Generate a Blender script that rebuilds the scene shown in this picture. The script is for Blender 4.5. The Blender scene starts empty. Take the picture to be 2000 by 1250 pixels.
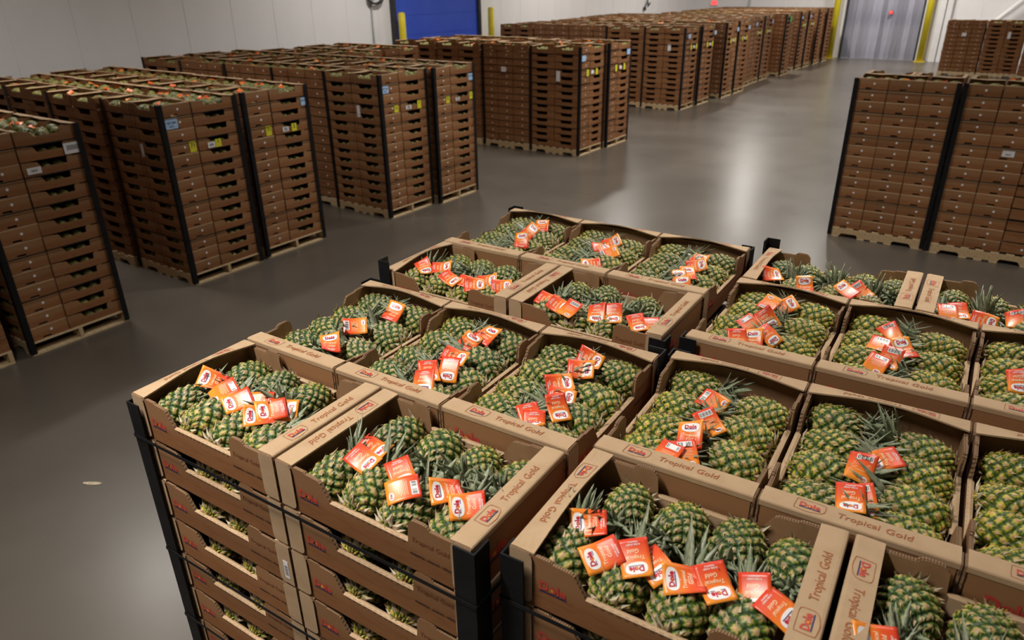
import bpy, math, random
import numpy as np
from mathutils import Vector, Matrix, Euler

PI = math.pi
scene = bpy.context.scene
C = scene.collection
rnd = random.Random(11)

# ------------------------------------------------------------------ camera
cam_data = bpy.data.cameras.new('camera')
cam = bpy.data.objects.new('camera', cam_data)
C.objects.link(cam)
cam.location = (1.9107, -0.8311, 3.3201)
cam.rotation_euler = (1.13189, 0.01394, 0.60228)
cam_data.sensor_width = 36.0
cam_data.lens = 25.336
cam_data.clip_start = 0.05
cam_data.clip_end = 200
cam_data.dof.use_dof = True
cam_data.dof.focus_distance = 2.3
cam_data.dof.aperture_fstop = 4.0
scene.camera = cam

# ------------------------------------------------------------------ world, exposure
world = bpy.data.worlds.new('world')
scene.world = world
world.use_nodes = True
wb = world.node_tree.nodes['Background']
wb.inputs[0].default_value = (0.9, 0.93, 1.0, 1)
wb.inputs[1].default_value = 0.01
vs = scene.view_settings
vs.view_transform = 'Standard'
vs.look = 'None'
vs.exposure = -0.08
vs.gamma = 1.0
vs.use_curve_mapping = False

# high-bay fixtures of the hall: (x, y, watts); every one is built further down as a lamp
LAMPS = [(-8.6, 3.6, 110, 130), (-9.2, 13.0, 210, 160), (-9.2, 22.0, 230, 160), (-7.2, 29.6, 430, 160),
         (-.4, -1.3, 165, 104), (1.6, 4.2, 125, 100), (-2.6, 7.4, 170, 140), (-2.6, 14.0, 300, 150), (-2.8, 22.0, 260, 150), (-2.6, 33.0, 260, 160),
         (4.2, 6.0, 55, 110), (3.6, 21.0, 180, 150), (3.6, 32.0, 260, 160)]
LAMP_Z = 6.4
CEIL_Z = 7.4

# ------------------------------------------------------------------ materials
def new_mat(name):
    m = bpy.data.materials.new(name)
    m.use_nodes = True
    nt = m.node_tree
    return m, nt, nt.nodes['Principled BSDF']

def link(nt, a, ao, b, bi):
    nt.links.new(a.outputs[ao], b.inputs[bi])

def noise_node(nt, scale, detail=4, rough=.55, coord='Object', vec_scale=None):
    tc = nt.nodes.new('ShaderNodeTexCoord')
    n = nt.nodes.new('ShaderNodeTexNoise')
    n.inputs['Scale'].default_value = scale
    n.inputs['Detail'].default_value = detail
    n.inputs['Roughness'].default_value = rough
    if vec_scale:
        mp = nt.nodes.new('ShaderNodeMapping')
        mp.inputs['Scale'].default_value = vec_scale
        link(nt, tc, coord, mp, 'Vector')
        link(nt, mp, 'Vector', n, 'Vector')
    else:
        link(nt, tc, coord, n, 'Vector')
    return n

def ramp(nt, stops):
    r = nt.nodes.new('ShaderNodeValToRGB')
    el = r.color_ramp.elements
    while len(el) < len(stops):
        el.new(0.5)
    for e, (p, c) in zip(el, stops):
        e.position = p
        e.color = (c[0], c[1], c[2], 1)
    return r

def mat_noise(name, c1, c2, scale, rough=.7, bump=0., bscale=None, spec=.4, coord='Object', vec_scale=None, lo=.35, hi=.65):
    m, nt, b = new_mat(name)
    n = noise_node(nt, scale, coord=coord, vec_scale=vec_scale)
    r = ramp(nt, [(lo, c1), (hi, c2)])
    link(nt, n, 'Fac', r, 'Fac')
    link(nt, r, 'Color', b, 'Base Color')
    b.inputs['Roughness'].default_value = rough
    b.inputs['Specular IOR Level'].default_value = spec
    if bump:
        n2 = noise_node(nt, bscale or scale * 4, coord=coord)
        bp = nt.nodes.new('ShaderNodeBump')
        bp.inputs['Strength'].default_value = bump
        bp.inputs['Distance'].default_value = .002
        link(nt, n2, 'Fac', bp, 'Height')
        link(nt, bp, 'Normal', b, 'Normal')
    return m

M = {}
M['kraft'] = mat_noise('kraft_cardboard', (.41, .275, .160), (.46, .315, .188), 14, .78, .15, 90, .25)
M['inner'] = mat_noise('shaded_inner_kraft', (.27, .150, .074), (.32, .182, .092), 18, .82, .1, 90, .2)  # kraft again, darkened so the carton's inside shade sits in the colour
# outside of the carton: kraft with orange-brown printed wood grain, stronger on the lower band
m, nt, b = new_mat('printed_cardboard')
n = noise_node(nt, 9, 5, .6, 'Object', (1.2, 1.2, 9))
r = ramp(nt, [(.36, (.215, .084, .029)), (.56, (.245, .105, .040)), (.72, (.190, .070, .024))])
link(nt, n, 'Fac', r, 'Fac')
tc = nt.nodes.new('ShaderNodeTexCoord'); sx = nt.nodes.new('ShaderNodeSeparateXYZ')
link(nt, tc, 'Object', sx, 'Vector')
mr = nt.nodes.new('ShaderNodeMapRange')
mr.inputs['From Min'].default_value = .045; mr.inputs['From Max'].default_value = .085
link(nt, sx, 'Z', mr, 'Value')
mx = nt.nodes.new('ShaderNodeMix'); mx.data_type = 'RGBA'
link(nt, mr, 'Result', mx, 0)
link(nt, r, 'Color', mx, 6)
mx.inputs[7].default_value = (.272, .136, .060, 1)
oi = nt.nodes.new('ShaderNodeObjectInfo')
hv = nt.nodes.new('ShaderNodeHueSaturation')
mr2 = nt.nodes.new('ShaderNodeMapRange')
mr2.inputs['To Min'].default_value = .88; mr2.inputs['To Max'].default_value = 1.12
link(nt, oi, 'Random', mr2, 'Value'); link(nt, mr2, 'Result', hv, 'Value')
link(nt, mx, 2, hv, 'Color'); link(nt, hv, 'Color', b, 'Base Color')
b.inputs['Roughness'].default_value = .72; b.inputs['Specular IOR Level'].default_value = .25
M['printed'] = m
# corrugated edges: shade of the hollow flutes painted as dark stripes
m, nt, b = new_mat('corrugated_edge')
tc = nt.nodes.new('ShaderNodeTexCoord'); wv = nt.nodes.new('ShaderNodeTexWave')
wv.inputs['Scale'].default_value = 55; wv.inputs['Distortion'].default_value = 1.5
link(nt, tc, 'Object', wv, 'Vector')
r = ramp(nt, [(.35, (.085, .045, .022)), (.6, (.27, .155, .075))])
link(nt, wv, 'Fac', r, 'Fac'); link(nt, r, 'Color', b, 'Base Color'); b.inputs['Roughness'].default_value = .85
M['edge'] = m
M['dark_slit'] = mat_noise('dark_slit', (.05, .026, .012), (.07, .038, .02), 40, .9)
M['black'] = mat_noise('black_plastic', (.005, .005, .006), (.009, .009, .010), 20, .55, 0, None, .22)
M['wood'] = mat_noise('pallet_wood', (.50, .36, .20), (.66, .51, .31), 6, .8, .25, 60, .2, 'Object', (1, 9, 9))
M['wood2'] = mat_noise('pallet_wood_darker', (.40, .27, .14), (.56, .41, .23), 6, .8, .25, 60, .2, 'Object', (9, 1, 9))
M['ink_red'] = mat_noise('red_ink', (.46, .045, .03), (.52, .065, .045), 60, .7)
M['ink_blue'] = mat_noise('blue_ink', (.025, .02, .09), (.035, .03, .11), 60, .7)
M['ink_brown'] = mat_noise('brown_ink', (.31, .092, .028), (.36, .115, .036), 60, .75)
M['ink_faint'] = mat_noise('faint_brown_ink', (.215, .065, .022), (.24, .075, .026), 60, .75)
M['ink_black'] = mat_noise('black_ink', (.02, .013, .01), (.03, .02, .014), 60, .7)
M['ink_yellow'] = mat_noise('yellow_ink', (.75, .33, .03), (.8, .38, .04), 60, .6)
M['paper'] = mat_noise('white_paper', (.72, .70, .72), (.80, .78, .79), 30, .6)
M['paper_blue'] = mat_noise('pale_blue_paper', (.34, .52, .78), (.40, .58, .82), 30, .6)
M['paper_yellow'] = mat_noise('yellow_paper', (.62, .58, .02), (.70, .66, .03), 30, .55)
M['green_patch'] = mat_noise('bright_green', (.03, .52, .10), (.05, .60, .14), 30, .5)

# pineapple skin: point colour attribute carries R = distance from the eye's centre, G = place along the fruit, B = chance per eye
m, nt, b = new_mat('pineapple_skin')
at = nt.nodes.new('ShaderNodeAttribute'); at.attribute_name = 'eye'
sp = nt.nodes.new('ShaderNodeSeparateColor'); link(nt, at, 'Color', sp, 'Color')
oi = nt.nodes.new('ShaderNodeObjectInfo'); so = nt.nodes.new('ShaderNodeSeparateColor'); link(nt, oi, 'Color', so, 'Color')
# yellowness = object.r + butt bias*object.g + chance
mth = nt.nodes.new('ShaderNodeMath'); mth.operation = 'SUBTRACT'; mth.inputs[0].default_value = 1.0; link(nt, sp, 'Green', mth, 1)
pw = nt.nodes.new('ShaderNodeMath'); pw.operation = 'POWER'; pw.inputs[1].default_value = 2.2; link(nt, mth, 0, pw, 0)
mu = nt.nodes.new('ShaderNodeMath'); mu.operation = 'MULTIPLY'; link(nt, pw, 0, mu, 0); link(nt, so, 'Green', mu, 1)
ad = nt.nodes.new('ShaderNodeMath'); ad.operation = 'ADD'; link(nt, mu, 0, ad, 0); link(nt, so, 'Red', ad, 1)
n = noise_node(nt, 14, 2)
mr = nt.nodes.new('ShaderNodeMapRange'); mr.inputs['From Min'].default_value = .3; mr.inputs['From Max'].default_value = .7
mr.inputs['To Min'].default_value = -.22; mr.inputs['To Max'].default_value = .22; link(nt, n, 'Fac', mr, 'Value')
ad2 = nt.nodes.new('ShaderNodeMath'); ad2.operation = 'ADD'; ad2.use_clamp = True; link(nt, ad, 0, ad2, 0); link(nt, mr, 'Result', ad2, 1)
rg = ramp(nt, [(0., (.15, .07, .035)), (.10, (.40, .28, .17)), (.28, (.39, .295, .175)), (.44, (.24, .225, .09)), (.58, (.088, .150, .028)), (.72, (.018, .060, .010)), (1., (.006, .022, .004))])
ry = ramp(nt, [(0., (.20, .07, .022)), (.10, (.48, .27, .10)), (.28, (.54, .35, .10)), (.44, (.52, .38, .045)), (.58, (.30, .30, .02)), (.72, (.10, .15, .012)), (1., (.022, .042, .006))])
link(nt, sp, 'Red', rg, 'Fac'); link(nt, sp, 'Red', ry, 'Fac')
mx = nt.nodes.new('ShaderNodeMix'); mx.data_type = 'RGBA'; link(nt, ad2, 0, mx, 0); link(nt, rg, 'Color', mx, 6); link(nt, ry, 'Color', mx, 7)
hs = nt.nodes.new('ShaderNodeHueSaturation')
mr3 = nt.nodes.new('ShaderNodeMapRange'); mr3.inputs['To Min'].default_value = .7; mr3.inputs['To Max'].default_value = 1.25
link(nt, sp, 'Blue', mr3, 'Value'); link(nt, mr3, 'Result', hs, 'Value'); link(nt, mx, 2, hs, 'Color')
link(nt, hs, 'Color', b, 'Base Color')
b.inputs['Roughness'].default_value = .48; b.inputs['Specular IOR Level'].default_value = .45
n2 = noise_node(nt, 220, 3); bp = nt.nodes.new('ShaderNodeBump'); bp.inputs['Strength'].default_value = .5; bp.inputs['Distance'].default_value = .001
link(nt, n2, 'Fac', bp, 'Height'); link(nt, bp, 'Normal', b, 'Normal')
M['skin'] = m
M['bract'] = mat_noise('dry_bract', (.36, .25, .13), (.62, .50, .32), 120, .7)
M['husk'] = mat_noise('dry_husk', (.42, .33, .20), (.66, .56, .40), 60, .75)
m = mat_noise('crown_leaf', (.175, .195, .115), (.38, .395, .27), 22, .42, .25, 300, .5, 'Object', (3, 30, 30))
M['leaf'] = m
M['leaf2'] = mat_noise('crown_leaf_young', (.165, .20, .11), (.34, .375, .24), 22, .42, .25, 300, .5, 'Object', (3, 30, 30))

# hang tag: orange at the logo end running into red
m, nt, b = new_mat('glossy_tag')
tc = nt.nodes.new('ShaderNodeTexCoord'); sx = nt.nodes.new('ShaderNodeSeparateXYZ'); link(nt, tc, 'Object', sx, 'Vector')
mr = nt.nodes.new('ShaderNodeMapRange'); mr.inputs['From Min'].default_value = -.036; mr.inputs['From Max'].default_value = .036
link(nt, sx, 'Y', mr, 'Value')
r = ramp(nt, [(0., (.72, .050, .022)), (.35, (.80, .105, .022)), (.7, (.86, .235, .025)), (1., (.88, .30, .03))])
link(nt, mr, 'Result', r, 'Fac'); link(nt, r, 'Color', b, 'Base Color')
b.inputs['Roughness'].default_value = .33; b.inputs['Specular IOR Level'].default_value = .5
M['tag'] = m
M['tag_white'] = mat_noise('tag_white_ink', (.82, .80, .78), (.86, .84, .82), 60, .3)
M['tag_cream'] = mat_noise('tag_cream_ink', (.86, .68, .40), (.88, .72, .46), 60, .35)
M['tag_red'] = mat_noise('tag_red_ink', (.50, .018, .045), (.54, .024, .05), 60, .35)
M['tag_blue'] = mat_noise('tag_blue_ink', (.02, .012, .12), (.03, .02, .15), 60, .35)

# setting
m, nt, b = new_mat('polished_concrete')
n = noise_node(nt, .4, 4, .5); n3 = noise_node(nt, 1.1, 5, .6); n4 = noise_node(nt, 40, 3)
r = ramp(nt, [(.22, (.082, .068, .054)), (.50, (.106, .090, .073)), (.78, (.132, .114, .094))])
link(nt, n, 'Fac', r, 'Fac')
r3 = ramp(nt, [(.22, (.92, .915, .91)), (.52, (1, 1, 1)), (.80, (1.05, 1.045, 1.04))])
link(nt, n3, 'Fac', r3, 'Fac')
mx = nt.nodes.new('ShaderNodeMix'); mx.data_type = 'RGBA'; mx.blend_type = 'MULTIPLY'; mx.inputs[0].default_value = 1
link(nt, r, 'Color', mx, 6); link(nt, r3, 'Color', mx, 7); link(nt, mx, 2, b, 'Base Color')
rr = nt.nodes.new('ShaderNodeMapRange'); rr.inputs['From Min'].default_value = .3; rr.inputs['From Max'].default_value = .7
rr.inputs['To Min'].default_value = .27; rr.inputs['To Max'].default_value = .31
link(nt, n3, 'Fac', rr, 'Value'); link(nt, rr, 'Result', b, 'Roughness')
b.inputs['Specular IOR Level'].default_value = .5
bp = nt.nodes.new('ShaderNodeBump'); bp.inputs['Strength'].default_value = .03; bp.inputs['Distance'].default_value = .002
link(nt, n4, 'Fac', bp, 'Height'); link(nt, bp, 'Normal', b, 'Normal')
M['concrete'] = m
M['wall'] = mat_noise('white_wall_panel', (.80, .785, .79), (.84, .825, .83), .8, .5, 0, None, .4)
M['joint'] = mat_noise('wall_joint', (.76, .75, .75), (.80, .79, .79), 3, .8)
M['ceiling'] = mat_noise('white_ceiling', (.74, .74, .74), (.78, .78, .78), .5, .7)
M['door_blue'] = mat_noise('blue_door_fabric', (.034, .085, .54), (.042, .10, .60), 1.2, .45, 0, None, .4)
M['metal_dark'] = mat_noise('dark_metal', (.025, .025, .028), (.04, .04, .045), 8, .5)
M['metal_grey'] = mat_noise('grey_metal', (.32, .33, .34), (.38, .39, .40), 8, .4)
M['yellow'] = mat_noise('safety_yellow', (.62, .50, .015), (.70, .57, .03), 5, .45)
M['white_paint'] = mat_noise('white_paint', (.74, .73, .73), (.80, .79, .79), 3, .4)
m, nt, b = new_mat('strip_vinyl')
n = noise_node(nt, 1.5, 3, .5, 'Object', (3, 3, .6)); r = ramp(nt, [(.35, (.38, .38, .46)), (.65, (.58, .58, .65))])
link(nt, n, 'Fac', r, 'Fac')
oi = nt.nodes.new('ShaderNodeObjectInfo'); hs = nt.nodes.new('ShaderNodeHueSaturation'); mr = nt.nodes.new('ShaderNodeMapRange')
mr.inputs['To Min'].default_value = .7; mr.inputs['To Max'].default_value = 1.15
link(nt, oi, 'Random', mr, 'Value'); link(nt, mr, 'Result', hs, 'Value'); link(nt, r, 'Color', hs, 'Color'); link(nt, hs, 'Color', b, 'Base Color')
b.inputs['Roughness'].default_value = .3; b.inputs['Transmission Weight'].default_value = .35; b.inputs['IOR'].default_value = 1.2
M['vinyl'] = m
def emit(name, col, strength):
    m, nt, b = new_mat(name)
    n = noise_node(nt, 5, 1); r = ramp(nt, [(0, col), (1, col)]); link(nt, n, 'Fac', r, 'Fac')
    link(nt, r, 'Color', b, 'Emission Color'); b.inputs['Emission Strength'].default_value = strength
    b.inputs['Base Color'].default_value = (*col, 1)
    return m
M['lamp'] = emit('lamp_diffuser', (1, .97, .92), 9)
M['red_lamp'] = emit('red_signal', (1, .06, .06), 1.6)
M['green_lamp'] = emit('green_signal', (.1, 1, .2), 1.0)
M['skin_far'] = mat_noise('pineapple_skin_distant', (.060, .085, .02), (.30, .25, .07), 38, .55, 0, None, .3)
M['tag_far'] = mat_noise('tag_distant', (.80, .09, .02), (.86, .26, .03), 9, .3)

# ------------------------------------------------------------------ mesh helpers
class MB:
    def __init__(s):
        s.v = []; s.f = []; s.m = []; s.mats = []
    def mi(s, mat):
        if mat not in s.mats: s.mats.append(mat)
        return s.mats.index(mat)
    def add(s, v, f, mat, T=None):
        o = len(s.v); k = s.mi(mat)
        if T is not None: v = [tuple(T @ Vector(p)) for p in v]
        s.v += [tuple(p) for p in v]
        s.f += [tuple(i + o for i in q) for q in f]
        s.m += [k] * len(f)
        return s
    def box(s, x0, x1, y0, y1, z0, z1, mat, T=None):
        v = [(x0, y0, z0), (x1, y0, z0), (x1, y1, z0), (x0, y1, z0), (x0, y0, z1), (x1, y0, z1), (x1, y1, z1), (x0, y1, z1)]
        f = [(0, 3, 2, 1), (4, 5, 6, 7), (0, 1, 5, 4), (1, 2, 6, 5), (2, 3, 7, 6), (3, 0, 4, 7)]
        return s.add(v, f, mat, T)
    def prism(s, pts, fn, d, mat, edge=None, T=None):
        """2-D outline pts extruded: fn(p, k) gives the 3-D point of p on the front (k=0) or back (k=d) face"""
        n = len(pts)
        v = [fn(p, 0) for p in pts] + [fn(p, d) for p in pts]
        s.add(v, [tuple(range(n)), tuple(range(2 * n - 1, n - 1, -1))], mat, T)
        s.add(v, [(i, i + n, (i + 1) % n + n, (i + 1) % n) for i in range(n)], edge or mat, T)
        return s
    def tube(s, pts, r, mat, n=8, T=None, cap=True):
        pts = [Vector(p) for p in pts]; v = []; f = []
        for i, p in enumerate(pts):
            d = (pts[min(i + 1, len(pts) - 1)] - pts[max(i - 1, 0)]).normalized()
            a = d.cross(Vector((0, 0, 1)))
            if a.length < .1: a = d.cross(Vector((1, 0, 0)))
            a.normalize(); b2 = d.cross(a)
            rr = r[i] if isinstance(r, (list, tuple)) else r
            v += [tuple(p + (a * math.cos(2 * PI * k / n) + b2 * math.sin(2 * PI * k / n)) * rr) for k in range(n)]
        for i in range(len(pts) - 1):
            f += [(i * n + k, i * n + (k + 1) % n, (i + 1) * n + (k + 1) % n, (i + 1) * n + k) for k in range(n)]
        if cap: f += [tuple(range(n - 1, -1, -1)), tuple((len(pts) - 1) * n + k for k in range(n))]
        return s.add(v, f, mat, T)
    def disc(s, fn, r, mat, n=12, ry=None):
        ry = ry or r
        v = [fn(r * math.cos(2 * PI * k / n), ry * math.sin(2 * PI * k / n)) for k in range(n)]
        return s.add(v, [tuple(range(n))], mat)
    def mesh(s, name, smooth=False):
        me = bpy.data.meshes.new(name)
        me.from_pydata(s.v, [], s.f)
        for mt in s.mats: me.materials.append(M[mt])
        me.polygons.foreach_set('material_index', s.m)
        if smooth: me.polygons.foreach_set('use_smooth', [True] * len(s.f))
        me.update()
        return me

def obj(name, me, parent=None, loc=None, rot=None, scale=None):
    o = bpy.data.objects.new(name, me)
    C.objects.link(o)
    if parent is not None: o.parent = parent
    if loc is not None: o.location = loc
    if rot is not None: o.rotation_euler = rot
    if scale is not None: o.scale = scale
    return o

def tag(o, label, cat, group=None, kind=None):
    if label: o['label'] = label
    if cat: o['category'] = cat
    if group: o['group'] = group
    if kind: o['kind'] = kind
    return o

def thing(name, label, cat, loc=(0, 0, 0), rz=0., group=None):
    o = obj(name, None, None, loc, (0, 0, rz))
    o.empty_display_size = .1
    return tag(o, label, cat, group)

def struct(name, me, parent=None, loc=None, rot=None):
    o = obj(name, me, parent, loc, rot)
    if parent is None: o['kind'] = 'structure'
    return o

_tc = {}
def text_geo(body, res=2, bold=0.0):
    """outline text as flat triangles, scaled to width 1 and centred on its box; returns verts, faces, height"""
    k = (body, res, bold)
    if k in _tc: return _tc[k]
    cu = bpy.data.curves.new('text', 'FONT')
    cu.body = body; cu.size = 1; cu.resolution_u = res; cu.offset = bold
    o = bpy.data.objects.new('text', cu)
    C.objects.link(o)
    dg = bpy.context.evaluated_depsgraph_get()
    me = bpy.data.meshes.new_from_object(o.evaluated_get(dg))
    v = [(q.co.x, q.co.y) for q in me.vertices]; f = [tuple(p.vertices) for p in me.polygons]
    bpy.data.objects.remove(o); bpy.data.curves.remove(cu); bpy.data.meshes.remove(me)
    xs = [p[0] for p in v]; ys = [p[1] for p in v]
    w = max(xs) - min(xs); h = max(ys) - min(ys); cx = (max(xs) + min(xs)) / 2; cy = (max(ys) + min(ys)) / 2
    _tc[k] = ([((x - cx) / w, (y - cy) / w) for x, y in v], f, h / w)
    return _tc[k]

def put_text(mb, body, w, cx, cy, fn, mat, shear=0., bold=0., res=2, sy=1., rot=0.):
    v, f, h = text_geo(body, res, bold)
    ca, sa = math.cos(rot), math.sin(rot)
    out = []
    for x, y in v:
        X = (x + y * shear) * w; Y = y * w * sy
        out.append(fn(cx + X * ca - Y * sa, cy + X * sa + Y * ca))
    mb.add(out, f, mat)

def shield_pts(w, h, n=6):
    """logo outline: flat-topped with a bulging, slanted foot"""
    p = []
    ctrl = [(-.46, .42, -.5, .5, -.38, .5), (.30, .5, .5, .5, .5, .30), (.5, -.05, .49, -.36, .16, -.45), (.0, -.5, -.16, -.5, -.30, -.46), (-.48, -.42, -.5, -.3, -.49, -.05)]
    for x0, y0, x1, y1, x2, y2 in ctrl:
        for i in range(n):
            t = i / (n - 1)
            p.append((((1 - t) ** 2 * x0 + 2 * t * (1 - t) * x1 + t * t * x2) * w, ((1 - t) ** 2 * y0 + 2 * t * (1 - t) * y1 + t * t * y2) * h))
    return p

def logo_pts(w, h, n=30):
    """rounded leaf-like badge of the hang tags"""
    p = []
    for i in range(n):
        a = 2 * PI * i / n; c, q = math.cos(a), math.sin(a)
        x = math.copysign(abs(c) ** .78, c) * .5; y = math.copysign(abs(q) ** .78, q) * .5
        p.append(((x + .07 * y * (1 if x > 0 else .4)) * w, (y * (1 - .12 * x)) * h))
    return p

def ribbon(mb, pts, wd, fn, mat):
    n = len(pts); cx = sum(p[0] for p in pts) / n; cy = sum(p[1] for p in pts) / n
    a = []; b2 = []
    for x, y in pts:
        d = math.hypot(x - cx, y - cy); k = (d - wd) / d
        a.append(fn(x, y)); b2.append(fn(cx + (x - cx) * k, cy + (y - cy) * k))
    mb.add(a + b2, [(i, (i + 1) % n, n + (i + 1) % n, n + i) for i in range(n)], mat)

# ------------------------------------------------------------------ the setting
XW, YW, XR, YB = -12.7, 36.0, 9.5, -6.0
mb = MB(); mb.box(XW - .2, XR + .2, YB - .2, YW + 4, -.2, 0, 'concrete')
struct('floor', mb.mesh('floor'))
mb = MB(); mb.box(XW - .2, XR + .2, YB - .2, YW + .2, CEIL_Z, CEIL_Z + .15, 'ceiling')
struct('ceiling', mb.mesh('ceiling'))

def panel_mesh(w, h):
    mb = MB(); b = .004
    o = [(0, 0), (w, 0), (w, h), (0, h)]
    v = [(x, 0, z) for x, z in o] + [(min(max(x, b), w - b), -.008, min(max(z, 0), h)) for x, z in o]
    mb.add(v, [(4, 5, 6, 7), (0, 1, 5, 4), (1, 2, 6, 5), (2, 3, 7, 6), (3, 0, 4, 7)], 'wall')
    return mb.mesh('wall_panel')

def wall(name, T, length, gap=None):
    """insulated panels, 1.12 m each, hung on a joint-coloured backing; local x along the wall, face towards -y"""
    mb = MB()
    if gap:
        mb.box(0, gap[0], 0, .18, 0, CEIL_Z, 'joint'); mb.box(gap[1], length, 0, .18, 0, CEIL_Z, 'joint'); mb.box(gap[0], gap[1], 0, .18, gap[2], CEIL_Z, 'joint')
    else:
        mb.box(0, length, 0, .18, 0, CEIL_Z, 'joint')
    w = struct(name, mb.mesh(name)); w.matrix_world = T
    full = {}
    def put(x0, x1, z0):
        k = (round(x1 - x0, 3), z0)
        if k not in full: full[k] = panel_mesh(x1 - x0 - .004, CEIL_Z - z0)
        obj('wall_panel', full[k], w, (x0 + .002, 0, z0))
    x = 0
    cuts = [0]
    while x < length - .01:
        x = min(x + 1.12, length); cuts.append(x)
    if gap: cuts = sorted(set(c for c in cuts if not gap[0] - .3 < c < gap[1] + .3) | {gap[0], gap[1]})
    for a, b2 in zip(cuts, cuts[1:]):
        put(a, b2, gap[2] if gap and a >= gap[0] - .01 and b2 <= gap[1] + .01 else 0)
    return w

# left wall: local x runs along +y of the hall, its face looks to +x
wall('wall_left', Matrix.Translation((XW, YB, 0)) @ Matrix.Rotation(PI / 2, 4, 'Z'), YW - YB)
DX0, DX1, DH = -5.55, -2.45, 4.3
wall('wall_far', Matrix.Translation((XW, YW, 0)), XR - XW, (DX0 - XW, DX1 - XW, DH))
wall('wall_right', Matrix.Translation((XR, YW, 0)) @ Matrix.Rotation(-PI / 2, 4, 'Z'), YW - YB)
wall('wall_back', Matrix.Translation((XR, YB, 0)) @ Matrix.Rotation(PI, 4, 'Z'), XR - XW)

# blue roll-up door on the left wall
d = struct('door_1', None, None, (XW + .012, 0, 0))
d.empty_display_size = .1
Y0, Y1 = 14.72, 18.42
me = {}
for k in range(8):
    mb = MB(); z0 = .02 + k * .5
    mb.box(.03, .055, Y0, Y1, z0, z0 + .488, 'door_blue'); mb.box(.03, .048, Y0, Y1, z0 + .486, z0 + .5, 'door_blue')
    obj('door_panel', mb.mesh('door_panel'), d)
for y in (Y0 - .11, Y1 - .01):
    mb = MB(); mb.box(0, .12, y, y + .12, 0, 4.2, 'metal_dark'); obj('door_track', mb.mesh('door_track'), d)
mb = MB(); mb.box(0, .35, Y0 - .1, Y1 + .1, 4.02, 4.4, 'metal_grey'); obj('door_header', mb.mesh('door_header'), d)

# doorway with a strip curtain in the far wall
d = struct('door_2', None, None, (0, YW, 0)); d.empty_display_size = .1
n = 15; w = (DX1 - DX0 - .1) / n
mb = MB(); mb.box(-w * .56, w * .56, -.006, .006, 0, DH - .08, 'vinyl'); sm = mb.mesh('curtain_strip')
for k in range(n):
    o = obj('curtain_strip', sm, d, (DX0 + .05 + w * (k + .5), .06 + (.016 if k % 2 else 0), .02), (0, 0, rnd.uniform(-.06, .06)))
for x in (DX0, DX1 - .07):
    mb = MB(); mb.box(x, x + .07, -.05, .2, 0, DH, 'metal_dark'); obj('door_jamb', mb.mesh('door_jamb'), d)
mb = MB(); mb.box(DX0, DX1, -.05, .2, DH - .08, DH + .05, 'metal_dark'); obj('door_lintel', mb.mesh('door_lintel'), d)
mb = MB(); mb.box(DX0 - 1, DX1 + 1, 3.4, 3.5, 0, DH + .4, 'wall'); mb.box(DX0 - 1, DX1 + 1, .2, 3.5, DH + .3, DH + .4, 'wall')
mb.box(DX0 - 1.1, DX0 - 1, .2, 3.5, 0, DH + .4, 'wall'); mb.box(DX1 + 1, DX1 + 1.1, .2, 3.5, 0, DH + .4, 'wall')
struct('wall_vestibule', mb.mesh('wall_vestibule'), None, (0, YW, 0))
t = thing('added_vestibule_lamp', 'added unseen lamp behind the strip curtain, brightening it', 'lamp', ((DX0 + DX1) / 2, YW + 1.9, DH + .22))  # unseen lamp added to brighten the curtain strips from behind
mb = MB(); mb.box(-.6, .6, -.1, .1, 0, .07, 'white_paint'); obj('housing', mb.mesh('housing'), t)
mb = MB(); mb.box(-.57, .57, -.08, .08, -.02, 0, 'lamp'); obj('diffuser', mb.mesh('diffuser'), t)
ld = bpy.data.lights.new('lamp_light', 'AREA'); ld.shape = 'RECTANGLE'; ld.size = 1.1; ld.size_y = .15; ld.energy = 130; ld.color = (.86, .88, 1)
lo = bpy.data.objects.new('lamp_light', ld); C.objects.link(lo); lo.parent = t; lo.location = (0, 0, -.03)

def post(name, label, x, y, w, h, mat='yellow'):
    t = thing(name, label, 'guard post', (x, y, 0))
    mb = MB(); mb.tube([(0, 0, 0), (0, 0, h - .04), (0, 0, h)], [w / 2, w / 2, w * .32], mat, 14); obj('pole', mb.mesh('pole', True), t)
    mb = MB(); mb.box(-w * .8, w * .8, -w * .8, w * .8, 0, .016, mat)
    for sx in (-1, 1):
        for sy in (-1, 1): mb.tube([(sx * w * .64, sy * w * .64, .012), (sx * w * .64, sy * w * .64, .03)], .014, 'metal_grey', 6)
    obj('base_plate', mb.mesh('base_plate'), t)
post('guard_post', 'yellow guard post at the near edge of the blue door', XW + .32, 14.72, .19, 2.62)
post('guard_post', 'yellow guard post at the far edge of the blue door', XW + .32, 18.78, .19, 2.62)
post('guard_post', 'tall yellow post beside the strip curtain, next to the long carton row', DX0 - .32, YW - .35, .26, 4.2)
post('guard_post', 'tall yellow post beside the strip curtain, next to the white column', DX1 + .22, YW - .35, .26, 4.2)

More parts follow.
